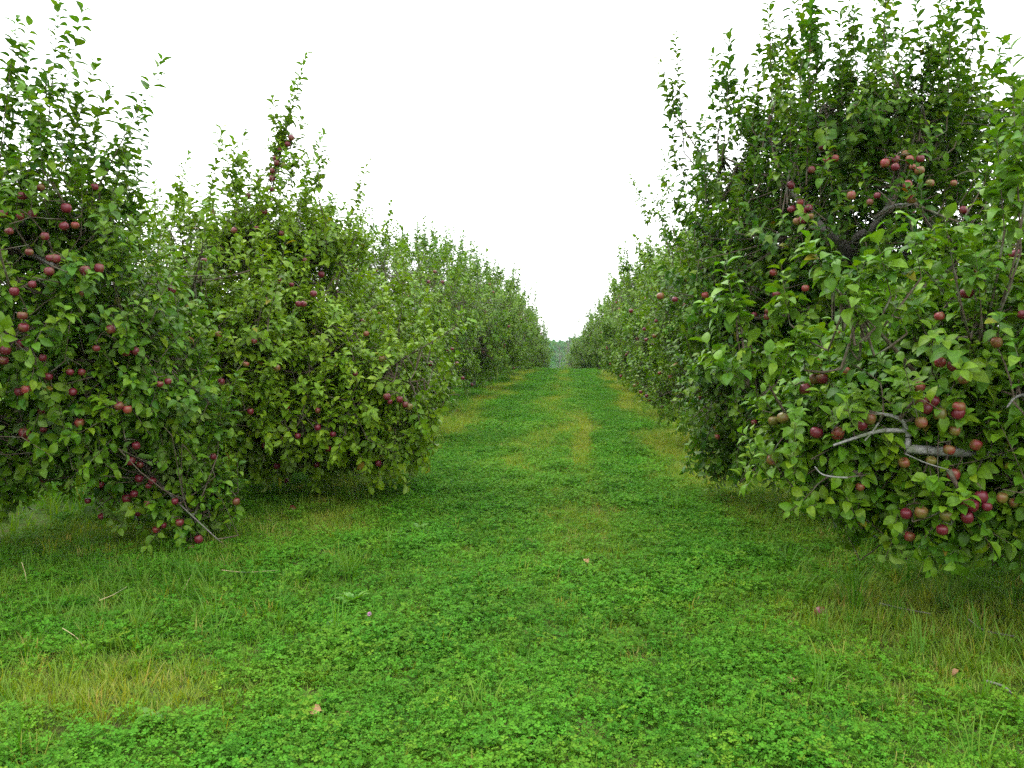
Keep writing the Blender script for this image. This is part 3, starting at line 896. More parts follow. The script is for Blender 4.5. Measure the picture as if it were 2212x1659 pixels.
NEAR = [L1, L2, L3, R1, R2, R3]
LIMIT = [300, 300, 160, 300, 300, 160]
LABELS = ["apple tree at the left edge with dark red apples hanging down to the grass",
          "yellow-green apple tree second in the left row, its tall shoot strung with red apples",
          "apple tree in the left row just behind the one with the apple-laden tall shoot",
          "low light-green apple tree at the right edge with a bare grey sawn-off branch",
          "tall dark apple tree behind the low bush on the right, upright shoots against the sky",
          "apple tree in the right row just beyond the tallest dark tree"]
MIX = [.1, .1, .2, .62, .5, .4]
GROUP = "apple trees in the two orchard rows"
who, ii, zz = visible_leaves(NEAR)
for k, T_ in enumerate(NEAR):
    c = ii[who == k]
    size = T_.lv["L"][c] / zz[who == k]
    emit(T_, LABELS[k], GROUP, c[np.argsort(-size)[:LIMIT[k]]], MIX[k])

# ---------------- the rest of both rows, copied from two trees
def far_proto(seed, warm, x, y):
    t = Tree((x, y), [((x + .1, y, 1.85), (1.75, 2.1, 1.45), 640), ((x + 1.0, y - .2, 1.05), (.85, 1.3, .75), 200),
                      ((x - 1.0, y, 1.1), (.85, 1.3, .8), 130)], seed, warm, size=.105, shoots=60, shoot_len=(.35, .85), floor=.12, leaves_per=14, limbs=5, seconds=35)
    t.random_apples(34)
    return t


def copy_tree(o, par=None):
    c = o.copy()
    COL.objects.link(c)
    if par is not None:
        c.parent = par
    for ch in o.children:
        copy_tree(ch, c)
    return c


pa = emit(far_proto(201, .17, -4.0, 18.4), "", "", [], .3)
pb = emit(far_proto(202, .13, 2.95, 17.4), "", "", [], .4)
ORD = ["fourth", "fifth", "sixth", "seventh", "eighth", "ninth", "tenth", "eleventh", "twelfth", "thirteenth"]
LEFT = [(18.4, -3.95, 1.0, 0), (23.5, -3.8, 1.05, 40), (28.6, -3.55, 1.06, -25), (33.8, -3.5, 1.0, 75), (39, -3.5, 1.0, 20), (44.3, -3.5, 1.0, -50),
        (49.6, -3.45, 1.02, 10), (55, -3.45, 1.05, 60), (60.5, -3.4, 1.05, -10)]
RIGHT = [(17.4, 2.95, 1.02, 180), (22.5, 2.95, 1.03, 150), (27.7, 3.0, 1.05, 215), (33, 3.05, 1.04, 170), (38.3, 3.05, 1.0, 250), (43.6, 2.7, 1.0, 190),
         (49, 2.25, 1.0, 140), (54.5, 1.85, 1.0, 205), (60, 1.55, 1.0, 170), (66, 1.4, 1.0, 120)]
for side, rows, first, other in (("left", LEFT, pa, pb), ("right", RIGHT, pb, pa)):
    for i, (y, x, sc, rz) in enumerate(rows):
        o = first if i == 0 else copy_tree((first, other)[i % 2])
        o.location = (x, y, float(gz(x, y)))
        base_rot = 180 if side == "right" else 0
        src_b = (first, other)[i % 2] is pb
        o.rotation_euler = (0, 0, math.radians(rz if i else 0) if not src_b else math.radians((rz if i else 180)))
        if i == 0 and side == "right":
            o.rotation_euler = (0, 0, math.pi)
        tall = (1.12, 1.2, 1.25, 1.24, 1.2, 1.15, 1.1, 1.05, 1.0, 1.0)[i]
        o.scale = (sc * 1.04, sc * 1.04, sc * tall * (1.0 + .04 * math.sin(i * 2.3)))
        tag(o, "%s apple tree from the camera in the %s row, crown merging with its neighbours" % (ORD[i], side), "apple tree", GROUP)

# ------------------------------------------------------------------ ground cover
def clover_tuft(seed):
    r = np.random.default_rng(seed)
    V, Q, T = [], [], []
    for _ in range(26):
        a, d = r.uniform(0, 6.28), .08 * math.sqrt(r.random())
        h = r.uniform(.018, .082)
        c = np.array((d * math.cos(a), d * math.sin(a), h))
        tilt = r.normal(0, .32, 2)
        up = norm(np.array((tilt[0], tilt[1], 1.0)))
        e1 = norm(np.cross(up, (math.cos(a), math.sin(a), .01)))
        e2 = np.cross(up, e1)
        s = r.uniform(.0078, .0135)
        a0 = r.uniform(0, 6.28)
        b = len(V)
        V += [c * (.6, .6, 0) + (.0008, 0, 0), c * (.6, .6, 0) - (.0008, 0, 0), c]
        T.append((b, b + 1, b + 2))
        for k in range(3):
            an = a0 + k * 2.094
            u = e1 * math.cos(an) + e2 * math.sin(an)
            v = -e1 * math.sin(an) + e2 * math.cos(an)
            dz = r.uniform(-.2, .5)
            def q(x, y, z):
                return c + s * (u * x + v * y + up * z)
            b = len(V)
            V += [q(.05, 0, 0), q(.62, .50, .18 + dz * .5), q(1.12, .42, .12 + dz), q(1.10, 0, dz - .02), q(1.12, -.42, .12 + dz), q(.62, -.50, .18 + dz * .5), q(.6, 0, dz * .5)]
            Q += [(b, b + 6, b + 3, b + 1)][:0]
            T += [(b, b + 6, b + 1), (b + 6, b + 2, b + 1), (b + 6, b + 3, b + 2), (b + 6, b + 4, b + 3), (b + 6, b + 5, b + 4), (b, b + 5, b + 6)]
    return mk_mesh("clover_tuft", np.array(V), None, T, (M_CLOVER,), True)


def grass_tuft(seed, n, h, spread, lean, w=.0022):
    r = np.random.default_rng(seed)
    V, Q, T = [], [], []
    for _ in range(n):
        a, d = r.uniform(0, 6.28), spread * math.sqrt(r.random())
        b0 = np.array((d * math.cos(a), d * math.sin(a), -.005))
        az = a + r.normal(0, .9)
        ln = h * r.uniform(.5, 1.15)
        lean_a = abs(r.normal(lean, .25))
        bend = r.uniform(.3, 1.3)
        u = np.array((math.cos(az), math.sin(az), 0))
        s = np.array((-math.sin(az), math.cos(az), 0))
        p, ang, b = b0.copy(), lean_a, len(V)
        for k in range(4):
            ww = w * r.uniform(.8, 1.2) * (1, .95, .7, 0)[k]
            if k < 3:
                V += [p - s * ww, p + s * ww]
            else:
                V.append(p)
            p = p + ln / 3 * (u * math.sin(ang) + np.array((0, 0, 1)) * math.cos(ang))
            ang += bend / 3
        Q += [(b, b + 1, b + 3, b + 2), (b + 2, b + 3, b + 5, b + 4)]
        T.append((b + 4, b + 5, b + 6))
    return mk_mesh("grass_tuft", np.array(V), Q, T, (M_GRASS,), True)


def weed_tuft(seed):
    """small rosette of lobed ground-cover leaves"""
    r = np.random.default_rng(seed)
    n = 9
    a = np.arange(n) * 2.4 + r.normal(0, .2, n)
    el = r.uniform(.2, .7, n)
    D = np.stack((np.cos(a) * np.cos(el), np.sin(a) * np.cos(el), np.sin(el)), 1)
    N0 = np.tile((0, 0, 1.0), (n, 1)) + r.normal(0, .15, (n, 3))
    N = norm(N0 - D * np.sum(D * N0, 1, keepdims=True))
    lv = dict(B=np.zeros((n, 3)) + (0, 0, .005), D=D, N=N, L=r.uniform(.04, .075, n), W=r.uniform(.8, 1.2, n), bend=r.uniform(.5, 1.2, n),
              tint=np.ones(n), age=np.zeros(n))
    return leaf_mesh("weed_tuft", lv, M_CLOVER)


def scatter(name, X, Y, templates, scale, tint, age, label=None, tilt=.08, rng=RNG):
    n = len(X)
    Z = gz(X, Y)
    rot = np.stack((rng.normal(0, tilt, n), rng.normal(0, tilt, n), rng.uniform(0, 6.283, n)), 1)
    me = mk_mesh(name, np.stack((X, Y, Z), 1), attrs={
        "rot": ("FLOAT_VECTOR", rot.astype(np.float32)), "scl": ("FLOAT", np.asarray(scale, np.float32)),
        "tint": ("FLOAT", np.clip(tint, 0, 1).astype(np.float32)), "age": ("FLOAT", np.clip(age, 0, 1).astype(np.float32)),
        "pick": ("INT", rng.integers(0, len(templates), n).astype(np.int32))})
    o = put(name, me)
    tag(o, label, None, None, "stuff")
    g = bpy.data.node_groups.new(name, "GeometryNodeTree")
    g.interface.new_socket("Geometry", in_out="INPUT", socket_type="NodeSocketGeometry")
    g.interface.new_socket("Geometry", in_out="OUTPUT", socket_type="NodeSocketGeometry")
    gi, go = g.nodes.new("NodeGroupInput"), g.nodes.new("NodeGroupOutput")
    ip, jn = g.nodes.new("GeometryNodeInstanceOnPoints"), g.nodes.new("GeometryNodeJoinGeometry")
    for t in reversed(templates):
        oi = g.nodes.new("GeometryNodeObjectInfo")
        oi.inputs["Object"].default_value = t
        oi.inputs["As Instance"].default_value = True
        g.links.new(oi.outputs["Geometry"], jn.inputs[0])
    def na(nm, ty):
        a = g.nodes.new("GeometryNodeInputNamedAttribute")
        a.data_type = ty
        a.inputs["Name"].default_value = nm
        return a.outputs["Attribute"]
    g.links.new(gi.outputs[0], ip.inputs["Points"])
    g.links.new(jn.outputs[0], ip.inputs["Instance"])
    ip.inputs["Pick Instance"].default_value = True
    g.links.new(na("pick", "INT"), ip.inputs["Instance Index"])
    g.links.new(na("rot", "FLOAT_VECTOR"), ip.inputs["Rotation"])
    cx = g.nodes.new("ShaderNodeCombineXYZ")
    s = na("scl", "FLOAT")
    for i in range(3):
        g.links.new(s, cx.inputs[i])
    g.links.new(cx.outputs[0], ip.inputs["Scale"])
    g.links.new(ip.outputs[0], go.inputs[0])
    md = o.modifiers.new("scatter", "NODES")
    md.node_group = g
    return o


def tpl(mes):
    return [bpy.data.objects.new(m.name, m) for m in mes]


CLOVERS = tpl([clover_tuft(300 + i) for i in range(6)])
WEEDS = tpl([weed_tuft(340 + i) for i in range(3)])
SHORT = tpl([grass_tuft(400 + i, 16, .075, .06, .45) for i in range(4)])
MEDIUM = tpl([grass_tuft(420 + i, 14, .15, .05, .35, .0025) for i in range(4)])
TALL = tpl([grass_tuft(440 + i, 16, .30, .05, .35, .0032) for i in range(4)])


def vnoise(x, y, f, seed):
    """smooth value noise"""
    r = np.random.default_rng(seed)
    tab = r.random((64, 64))
    u, v = x * f + 1000.3, y * f + 1000.7
    i, j = np.floor(u).astype(int), np.floor(v).astype(int)
    a, b = u - i, v - j
    a, b = a * a * (3 - 2 * a), b * b * (3 - 2 * b)
    g = lambda p, q: tab[p % 64, q % 64]
    return (g(i, j) * (1 - a) + g(i + 1, j) * a) * (1 - b) + (g(i, j + 1) * (1 - a) + g(i + 1, j + 1) * a) * b


def bump(x, lo, hi, soft):
    return 1 / (1 + np.exp(-(x - lo) / soft)) * 1 / (1 + np.exp((x - hi) / soft))


def zones(x, y):
    """dry (yellowed short grass), clover, tall (unmown grass) in 0..1"""
    n1, n2 = vnoise(x, y, .9, 1), vnoise(x, y, 2.6, 2)
    nn = .65 * n1 + .35 * n2
    far = bump(y, 7.5, 999, .8)
    wob = .22 * np.sin(y * .7) * far + .6 * (n1 - .5)
    dry = (.62 * bump(x + wob, -.8, -.02, .13) * bump(y, 9, 60, 1.2) + .95 * bump(x + wob * .3, .1, .36, .06) * bump(y, 9.5, 20, 1)
           + .55 * np.exp(-(((x - .18) / .42) ** 2 + ((y - 6.9) / 1.1) ** 2)) + .85 * bump(x + wob, -2.9, -2.0, .14) * bump(y, 7.6, 60, .7)
           + .85 * bump(x + wob, 1.3, 2.4, .14) * bump(y, 7, 60, .8) + 1.0 * np.exp(-(((x + 2.1) / .62) ** 2 + ((y - 3.35) / .32) ** 2))
           + .75 * np.exp(-(((x - 1.9) / .9) ** 2 + ((y - 4.6) / .55) ** 2)) + .5 * np.exp(-(((x - 2.2) / .8) ** 2 + ((y - 3.6) / .4) ** 2))
           + .55 * np.exp(-(((x + 2.0) / .5) ** 2 + ((y - 6.6) / .7) ** 2)) + .7 * np.exp(-(((x + 3.6) / 1.0) ** 2 + ((y - 6.2) / .5) ** 2)))
    dry = np.clip(dry * (.6 + 1.2 * nn) + .5 * np.clip(n2 - .72, 0, 1) * 2, 0, 1)
    tall = (np.clip(bump(x, -20, -2.35, .25) + bump(x, 1.75, 20, .25), 0, 1) * (.35 + .8 * n1)
            + .8 * np.exp(-(((x + 2.2) / .75) ** 2 + ((y - 4.7) / .7) ** 2)) + .6 * np.exp(-(((x - 2.2) / .9) ** 2 + ((y - 4.4) / .8) ** 2)))
    tall = np.clip(tall, 0, 1)
    clo = np.clip((1 - 1.3 * dry) * (1 - .75 * tall) * (.55 + .8 * nn), 0, 1)
    return dry, clo, tall


def grid_pts(x0, x1, y0, y1, dens):
    n = int((x1 - x0) * (y1 - y0) * dens)
    x, y = RNG.uniform(x0, x1, n), RNG.uniform(y0, y1, n)
    # only what a camera near this one can see
    m = np.abs(x + .05 * y) < .80 * y + 1.0
    return x[m], y[m]


BANDS = [(-4.5, 4.0, 2.4, 7.5, 1.0, 1.0), (-6.5, 5.5, 7.5, 14, .55, 1.25), (-7, 6, 14, 28, .26, 1.7), (-7, 6, 28, 62, .12, 2.4)]
cx_, cy_, cs_, ct_, cg_ = [], [], [], [], []
sx, sy, ss, st, sg = [], [], [], [], []
mx_, my_, ms_, mt_, mg_ = [], [], [], [], []
for x0, x1, y0, y1, k, sc in BANDS:
    x, y = grid_pts(x0, x1, y0, y1, 440 * k)
    d, c, t = zones(x, y)
    m = RNG.random(len(x)) < c
    x, y, d = x[m], y[m], d[m]
    n = len(x)
    patch = vnoise(x, y, 1.7, 7)
    cx_.append(x); cy_.append(y)
    cs_.append(RNG.uniform(.55, 1.1, n) * (.75 + .55 * vnoise(x, y, 2.1, 17)) * (1 + (sc - 1) * .8)); ct_.append(RNG.normal(.62, .24, n) + .5 * (patch - .5))
    cg_.append(np.clip(RNG.beta(1.1, 7, n) * .6 + .2 * d, 0, .7))
    x, y = grid_pts(x0, x1, y0, y1, 420 * k)
    d, c, t = zones(x, y)
    m = RNG.random(len(x)) < np.clip(.42 + .9 * d + .3 * t, 0, 1)
    x, y, d = x[m], y[m], d[m]
    n = len(x)
    sx.append(x); sy.append(y); ss.append(RNG.uniform(.55, 1.2, n) * (1 + (sc - 1) * .5)); st.append(RNG.normal(.66, .22, n))
    a = RNG.beta(1.3, 4, n) * .5 + d * RNG.uniform(.15, .75, n)
    a = np.where(RNG.random(n) < .05 + .09 * d, RNG.uniform(.8, 1, n), np.clip(a, 0, .75))
    sg.append(a)
    x, y = grid_pts(x0, x1, y0, y1, 120 * k)
    d, c, t = zones(x, y)
    m = RNG.random(len(x)) < np.clip(.08 + .05 * d + .95 * t, 0, 1) * (1 if sc < 1.5 else .6)
    x, y, d = x[m], y[m], d[m]
    n = len(x)
    mx_.append(x); my_.append(y); ms_.append(RNG.uniform(.45, 1.1, n)); mt_.append(RNG.normal(.5, .2, n))
    a = RNG.beta(1.2, 4, n) * .55 + .3 * d
    mg_.append(np.where(RNG.random(n) < .09 + .10 * d, RNG.uniform(.8, 1, n), np.clip(a, 0, .75)))
cc = np.concatenate
scatter("clover_carpet", cc(cx_), cc(cy_), CLOVERS + CLOVERS + CLOVERS + WEEDS, cc(cs_), cc(ct_), cc(cg_), "carpet of bright green clover covering the mown lane")
scatter("mown_grass", cc(sx), cc(sy), SHORT, cc(ss), cc(st), cc(sg), "short yellowed and green grass in the wheel tracks")
scatter("rough_grass", cc(mx_), cc(my_), MEDIUM, cc(ms_), cc(mt_), cc(mg_), "unmown ankle-high grass along the foot of both rows")
x, y = grid_pts(-7, 6, 2.5, 22, 26)
d, c, t = zones(x, y)
m = RNG.random(len(x)) < t * np.clip((vnoise(x, y, .8, 9) - .35) * 2.2, 0, 1)
x, y = x[m], y[m]
n = len(x)
ex = RNG.normal(-2.2, .5, 42), RNG.normal(4.5, .4, 42)
x, y = cc((x, ex[0])), cc((y, ex[1]))
n = len(x)
scatter("tall_grass", x, y, TALL, RNG.uniform(.45, .95, n), RNG.normal(.3, .2, n),
        np.where(RNG.random(n) < .05, RNG.uniform(.8, 1, n), RNG.beta(1.2, 5, n) * .4), "long arching grass blades under the trees")
# dead straw: stubble in front of the right-hand tree, along the right wheel track, by the dry patch and at lower left
x = cc((RNG.normal(1.9, .5, 150), RNG.normal(.27, .06, 80), RNG.normal(.2, .3, 30), RNG.normal(-2.05, .4, 45), RNG.normal(-2.3, .5, 60)))
y = cc((RNG.normal(4.55, .5, 150), RNG.uniform(9.5, 17, 80), RNG.normal(6.8, .6, 30), RNG.normal(3.4, .25, 45), RNG.normal(6.7, .8, 60)))
n = len(x)
scatter("straw_stubble", x, y, SHORT + MEDIUM[:1], RNG.uniform(.5, .95, n), RNG.normal(.5, .2, n), RNG.uniform(.72, 1, n), "straw stubble and dry grass in patches along the lane", tilt=.25)
# a fringe of meadow beyond what the lane covers
x = cc((-6 - 34 * RNG.random(3500) ** 1.8, RNG.uniform(-10, -4.3, 1500))); y = cc((5 + 50 * RNG.random(3500) ** 1.5, RNG.uniform(6, 16, 1500)))
scatter("meadow_grass", x, y, MEDIUM, RNG.uniform(1.3, 2.4, 5000), RNG.normal(.6, .15, 5000), RNG.beta(1.2, 4, 5000) * .5,
        "pale green meadow seen under the left-hand trees")

# ------------------------------------------------------------------ things lying or growing in the lane
def on_ground(px, py):
    d = ray(px, py)
    Y = 3.0
    for _ in range(40):
        p = EYE + d * (Y / d[1])
        Y = Y * (EYE[2] - float(gz(p[0], p[1]))) / max(EYE[2] - p[2], 1e-3)
    p = EYE + d * (Y / d[1])
    p[2] = float(gz(p[0], p[1]))
    return p


def rosette(px, py, seed, n, size, up, label, tint=.7, age=.1):
    r = np.random.default_rng(seed)
    root = empty("broadleaf_weed", on_ground(px, py))
    tag(root, label, "weed", "broad-leaved weeds in the clover")
    for i in range(n):
        a = i * 2.4 + r.normal(0, .25)
        el = up + r.normal(0, .18)
        D = np.array(((math.cos(a) * math.cos(el), math.sin(a) * math.cos(el), math.sin(el)),))
        N0 = np.array(((0, 0, 1.0),)) + r.normal(0, .1, (1, 3))
        N = norm(N0 - D * np.sum(D * N0))
        L = size * r.uniform(.7, 1.15)
        nst = 6
        tt = np.linspace(0, 1, nst + 1)
        bend = r.uniform(.6, 1.2)
        wv = L * .19 * np.sin(np.pi * np.clip(tt, .05, 1) ** .8) ** .8 * (1 + .16 * np.cos(tt * 19))
        yy, zz_ = np.sin(bend * tt) / bend * L, -(1 - np.cos(bend * tt)) / bend * L
        S = np.cross(D, N)[0]
        mid = D[0] * yy[:, None] + N[0] * zz_[:, None] + (0, 0, .02)
        Vv = np.stack((mid - S * wv[:, None] + N[0] * wv[:, None] * .3, mid, mid + S * wv[:, None] + N[0] * wv[:, None] * .3), 1).reshape(-1, 3)
        ix = np.arange(len(Vv)).reshape(-1, 3)
        q = np.concatenate((np.stack((ix[:-1, 0], ix[:-1, 1], ix[1:, 1], ix[1:, 0]), -1), np.stack((ix[:-1, 1], ix[:-1, 2], ix[1:, 2], ix[1:, 1]), -1)))
        me = mk_mesh("leaf", Vv, q, None, (M_WEED,), True, {"tint": ("FLOAT", np.full(len(Vv), np.clip(tint + r.normal(0, .15), 0, 1), np.float32)),
                                                           "age": ("FLOAT", np.full(len(Vv), np.clip(age + r.normal(0, .05), 0, .7), np.float32))})
        put("leaf", me, root)
    return root


rosette(762, 1312, 1, 11, .13, .95, "bright green upright weed above the pink clover flower", .75, .15)
rosette(720, 1365, 2, 9, .12, .4, "dark flat weed rosette just left of the pink clover flower", .4, .05)
rosette(905, 1150, 3, 10, .11, .7, "leafy weed at the left edge of the clover band, beside yellowed grass", .6, .1)
rosette(865, 1160, 4, 9, .10, .6, "second leafy weed left of the clover band, nearer the left trees", .5, .1)
rosette(985, 1045, 5, 9, .12, .55, "broad weed farther up the left side of the clover band", .5, .05)
rosette(1555, 1165, 6, 8, .12, .35, "greyish flat weed in the grass before the hanging right-hand boughs", .5, .1)
rosette(1730, 1640, 7, 8, .10, .5, "pale green weed at the bottom edge right of the middle", .8, .25)
rosette(330, 1560, 8, 9, .09, .5, "small weed rosette beside the dry patch at lower left", .6, .1)
rosette(1500, 1640, 9, 8, .10, .5, "weed rosette among clover at the bottom edge near the middle", .6, .1)


def simple_leaf_thing(name, px, py, size, label, cat, group, tint, seed, material=M_DEAD, lift=.05):
    r = np.random.default_rng(seed)
    p = on_ground(px, py) + (0, 0, lift)
    a = r.uniform(0, 6.28)
    D = norm(np.array(((math.cos(a), math.sin(a), r.uniform(-.1, .3)),)))
    N0 = np.array(((r.normal(0, .3), r.normal(0, .3) - .3, 1.0),))
    N = norm(N0 - D * np.sum(D * N0))
    lv = dict(B=-D * size * .5, D=D, N=N, L=np.array((size,)), W=np.array((1.25,)), bend=np.array((r.uniform(.9, 1.7),)), tint=np.array((tint,)), age=np.zeros(1))
    o = put(name, leaf_mesh(name, lv, material), None, p)
    tag(o, label, cat, group)


G_DL = "dead leaves fallen on the clover"
simple_leaf_thing("dead_leaf", 681, 1556, .075, "larger tan curled dead leaf on clover near the bottom edge", "leaf", G_DL, .9, 1)
simple_leaf_thing("dead_leaf", 728, 1562, .07, "rusty dead leaf lying right of the larger tan one", "leaf", G_DL, .6, 2)
simple_leaf_thing("dead_leaf", 752, 1566, .04, "small dark red dead leaf beside the rusty one", "leaf", G_DL, .1, 3)
simple_leaf_thing("dead_leaf", 1146, 1178, .10, "brown dead leaf alone in the middle of the clover lane", "leaf", G_DL, .7, 4)
simple_leaf_thing("dead_leaf", 1266, 1222, .07, "pale straw-coloured dead leaf by the dry patch in the lane", "leaf", G_DL, .95, 5)
simple_leaf_thing("dead_leaf", 2062, 1470, .05, "reddish dead leaf in the grass at lower right", "leaf", G_DL, .3, 6)
simple_leaf_thing("dead_leaf", 1710, 1488, .05, "yellow-brown dead leaf in clover at lower right", "leaf", G_DL, .95, 7)
simple_leaf_thing("dead_leaf", 330, 1357, .05, "tan dead leaf in the long grass below the left tree", "leaf", G_DL, .8, 8)

# pink clover flower: stalk and head of florets
p = on_ground(797, 1362)
root = empty("clover_flower", p)
tag(root, "single pink clover flower standing in the lane below the bright weed", "flower")
v, q = tubes([[(0, 0, 0), (.004, .002, .05), (.002, 0, .085)]], [[.0016, .0013, .0012]], 5)
put("stalk", mk_mesh("stalk", v, q, mats=(M_WEED,), attrs={"tint": ("FLOAT", np.full(len(v), .6, np.float32))}), root)
mp_, tp_, bp_, _ = mat("pink_petal")
bp_.inputs["Base Color"].default_value = (.55, .24, .46, 1)
bp_.inputs["Roughness"].default_value = .7
Vh, Th = [], []
for i in range(46):
    zz1 = 1 - 1.5 * (i + .5) / 46
    a = i * 2.4
    rr = math.sqrt(max(0, 1 - zz1 * zz1))
    d = np.array((rr * math.cos(a), rr * math.sin(a), zz1))
    s1 = norm(np.cross(d, (0.1, .2, 1)))
    b = len(Vh)
    Vh += [d * .004, d * .010 + s1 * .0022, d * .0145, d * .010 - s1 * .0022]
    Th += [(b, b + 1, b + 2), (b, b + 2, b + 3)]
put("flower_head", mk_mesh("flower_head", np.array(Vh), None, Th, (mp_,), False), root, (0.002, 0, .09))

# straw stalks, sticks and windfall apples
M_STRAW = bark("straw", (.30, .22, .10), (.52, .42, .24), 40)


def stick(name, a, b, r, z0, z1, label, cat, group, m):
    A, B = on_ground(*a), on_ground(*b)
    A, B = A + (0, 0, z0), B + (0, 0, z1)
    rr = np.random.default_rng(int(a[0]))
    mid = (A + B) / 2 + rr.normal(0, .02, 3)
    P = resample([A, mid, B], 7) - A
    v, q = tubes([P], [np.linspace(r, r * .6, 7)], 6)
    tag(put(name, mk_mesh(name, v, q, mats=(m,)), None, A), label, cat, group)


G_ST = "straw stalks in the grass under the left tree"
def stalk(px, py, dx, h, label):
    A = on_ground(px, py)
    P = resample([(0, 0, 0), (dx * .4, .02, h * .55), (dx, .03, h)], 6)
    v, q = tubes([P], [np.linspace(.0022, .0015, 6)], 5)
    tag(put("straw_stalk", mk_mesh("straw_stalk", v, q, mats=(M_STRAW,)), None, A), label, "straw", G_ST)


stalk(393, 1290, .05, .13, "pale upright straw stalk in grass below the left tree's lowest apple")
stalk(58, 1275, -.05, .17, "straw stalk standing in dark grass at the far left")
stalk(185, 1405, -.14, .10, "leaning straw stalk in the long grass at left")
stick("fallen_straw", (215, 1335), (275, 1315), .002, .10, .13, "long straw stem lying across the long grass at left", "straw", G_ST, M_STRAW)
stick("fallen_straw", (480, 1258), (600, 1262), .002, .08, .09, "thin straw stem lying level on grass beside the left tree's lowest apple", "straw", G_ST, M_STRAW)
stick("fallen_twig", (2130, 1500), (2185, 1518), .006, .06, .04, "grey fallen twig in grass at the lower right edge", "twig", "twigs fallen under the right tree", M_BARK)
stick("fallen_twig", (1900, 1325), (2010, 1345), .005, .06, .05, "brown fallen twig in the shade under the low right tree", "twig", "twigs fallen under the right tree", M_BARK)
stick("fallen_twig", (2090, 1365), (2190, 1395), .005, .07, .05, "fallen twig in the shade close to the right edge, beyond the grey one", "twig", "twigs fallen under the right tree", M_BARK)
for (px, py, me, lab) in ((1772, 1335, ME_APPLE, "fallen red apple in rough grass before the low right tree"),
                          (632, 1108, ME_APPLE, "fallen red apple on the grass beside the second left tree")):
    pp = on_ground(px, py) + (0, 0, .03)
    o = put("fallen_apple", me, None, pp)
    o.rotation_euler = (1.1, .4, px)
    tag(o, lab, "apple", "windfall apples in the grass")

# ------------------------------------------------------------------ beyond the crest: wooded hill and bare trees
hx, hy = np.meshgrid(np.linspace(-260, 260, 90), np.linspace(300, 900, 60))
hh = -13 + 12.0 * bump(hy, 360, 2000, 25) + 3.0 * bump(hx, -14, 400, 7) + 8 * bump(hy, 600, 4000, 60) * 0
HV = np.stack((hx, hy, hh), -1).reshape(-1, 3)
ix = np.arange(len(HV)).reshape(hx.shape)
M_HILL, th, bh, _ = mat("hill_ground")
bh.inputs["Base Color"].default_value = (.04, .07, .025, 1)
bh.inputs["Roughness"].default_value = 1
tag(put("hill", mk_mesh("hill", HV, np.stack((ix[:-1, :-1], ix[:-1, 1:], ix[1:, 1:], ix[1:, :-1]), -1).reshape(-1, 4), mats=(M_HILL,))), kind="structure")


def crown_clump(seed):
    r = np.random.default_rng(seed)
    n = 260
    d = norm(r.normal(0, 1, (n, 3)))
    P = d * np.array((2.6, 2.6, 3.4)) * (r.uniform(.5, 1, (n, 1))) + (0, 0, 3.6)
    D = norm(d + r.normal(0, .6, (n, 3)))
    N0 = d + r.normal(0, .4, (n, 3))
    N = norm(N0 - D * np.sum(N0 * D, 1, keepdims=True))
    return leaf_mesh("wood_crown", dict(B=P, D=D, N=N, L=r.uniform(.8, 1.5, n), W=r.uniform(.9, 1.4, n), bend=r.uniform(.4, 1, n),
                                        tint=np.ones(n), age=np.zeros(n)), M_GRASS)


n = 2600
wx, wy = RNG.uniform(-200, 200, n), RNG.uniform(300, 430, n)
far_w = tpl([crown_clump(700 + i) for i in range(3)])
_gz = gz
def gz(x, y):
    return -13 + 12.0 * bump(y, 360, 2000, 25) + 3.0 * bump(x, -14, 400, 7) - 5.5
scatter("distant_wood", wx, wy, far_w, RNG.uniform(.7, 1.35, n), RNG.normal(.02, .06, n), RNG.beta(1.2, 8, n) * .1,
        "blue-green wooded hillside beyond the end of the lane")
gz = _gz


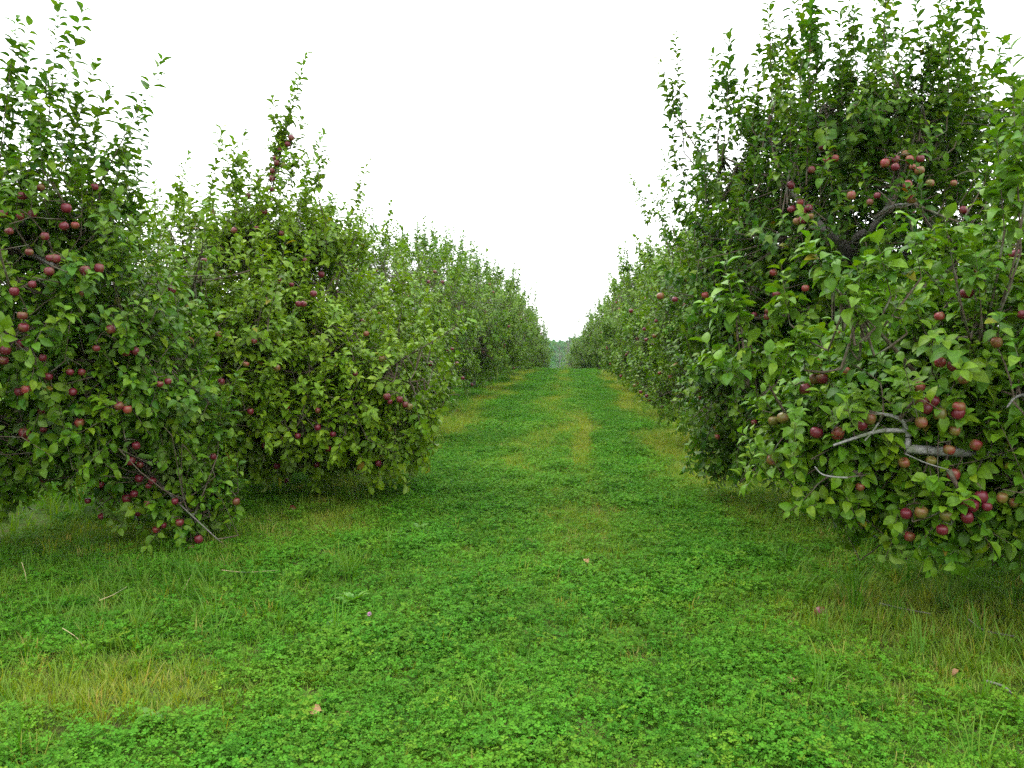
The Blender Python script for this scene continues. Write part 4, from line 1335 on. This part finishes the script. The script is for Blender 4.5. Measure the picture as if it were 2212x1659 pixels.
def bare_tree(px, top, Y, seed, label):
    r = np.random.default_rng(seed)
    B = at(px, 780, Y)
    B[2] = float(gz(B[0], Y))
    H = at(px, top, Y)[2] - B[2]
    root = empty("bare_tree", B)
    tag(root, label, "tree", "thin bare trees past the end of the right row")
    P = resample([(0, 0, 0), (r.normal(0, .15), 0, H * .4), (r.normal(0, .3), 0, H * .93)], 10)
    v, q = tubes([P], [np.linspace(.13, .03, 10)], 7)
    put("trunk", mk_mesh("trunk", v, q, mats=(M_BARK,)), root)
    tw, lv = [], []
    for i in range(22):
        f = r.uniform(.45, .98)
        A = P[int(f * 9)]
        a = r.uniform(0, 6.28)
        ln = H * .2 * (1.2 - f) + .5
        E = A + np.array((math.cos(a) * ln * .6, math.sin(a) * ln * .6, ln))
        br = resample([A, (A + E) / 2 + r.normal(0, .1, 3), E], 6)
        v, q = tubes([br], [np.linspace(.03, .008, 6)], 5)
        put("branch", mk_mesh("branch", v, q, mats=(M_BARK,)), root)
        for j in range(9):
            s = br[r.integers(1, 6)]
            e = s + norm(r.normal(0, 1, 3) + (0, 0, .8)) * r.uniform(.3, .8)
            tw.append(np.stack((s, (s + e) / 2 + r.normal(0, .05, 3), e)))
    v, q = tubes(np.array(tw), np.broadcast_to((.008, .006, .004), (len(tw), 3)), 3)
    put("twigs", mk_mesh("twigs", v, q, mats=(M_BARK,)), root)["kind"] = "stuff"
    e = np.array(tw)[:, 2]
    n = len(e)
    D = norm(r.normal(0, 1, (n, 3)))
    N = norm(np.cross(D, r.normal(0, 1, (n, 3))))
    put("leaves", leaf_mesh("leaves", dict(B=e, D=D, N=N, L=r.uniform(.12, .22, n), W=np.ones(n), bend=np.full(n, .5), tint=r.uniform(0, .6, n),
                                           age=np.full(n, .2)), M_LEAF), root)["kind"] = "stuff"


bare_tree(1247, 708, 100, 61, "thin bare tree nearest the right row's last crowns, tallest of its group")
bare_tree(1232, 715, 108, 62, "thin bare tree second out from the right row's end")
bare_tree(1220, 716, 115, 63, "thin hazy tree third out from the right row's end")
bare_tree(1210, 728, 120, 64, "shortest thin tree above the blue hill in the middle")

# ------------------------------------------------------------------ the hazy air over the orchard
hm = bpy.data.materials.new("air")
hm.use_nodes = True
hn = hm.node_tree
hn.nodes.clear()
ho = hn.nodes.new("ShaderNodeOutputMaterial")
pv = hn.nodes.new("ShaderNodeVolumePrincipled")
pv.inputs["Color"].default_value = (.72, .88, 1.0, 1)
pv.inputs["Density"].default_value = 0.0002
pv.inputs["Anisotropy"].default_value = 0.2
hn.links.new(pv.outputs[0], ho.inputs["Volume"])
v0, v1 = np.array((-610.0, -90.0, -14.5)), np.array((610.0, 1510.0, 7.0))
HVb = np.array([[(v0, v1)[i][0], (v0, v1)[j][1], (v0, v1)[k][2]] for i in (0, 1) for j in (0, 1) for k in (0, 1)])
HQb = [(0, 1, 3, 2), (4, 6, 7, 5), (0, 4, 5, 1), (2, 3, 7, 6), (0, 2, 6, 4), (1, 5, 7, 3)]
tag(put("haze", mk_mesh("haze", HVb, HQb, mats=(hm,), smooth=False)), kind="stuff")
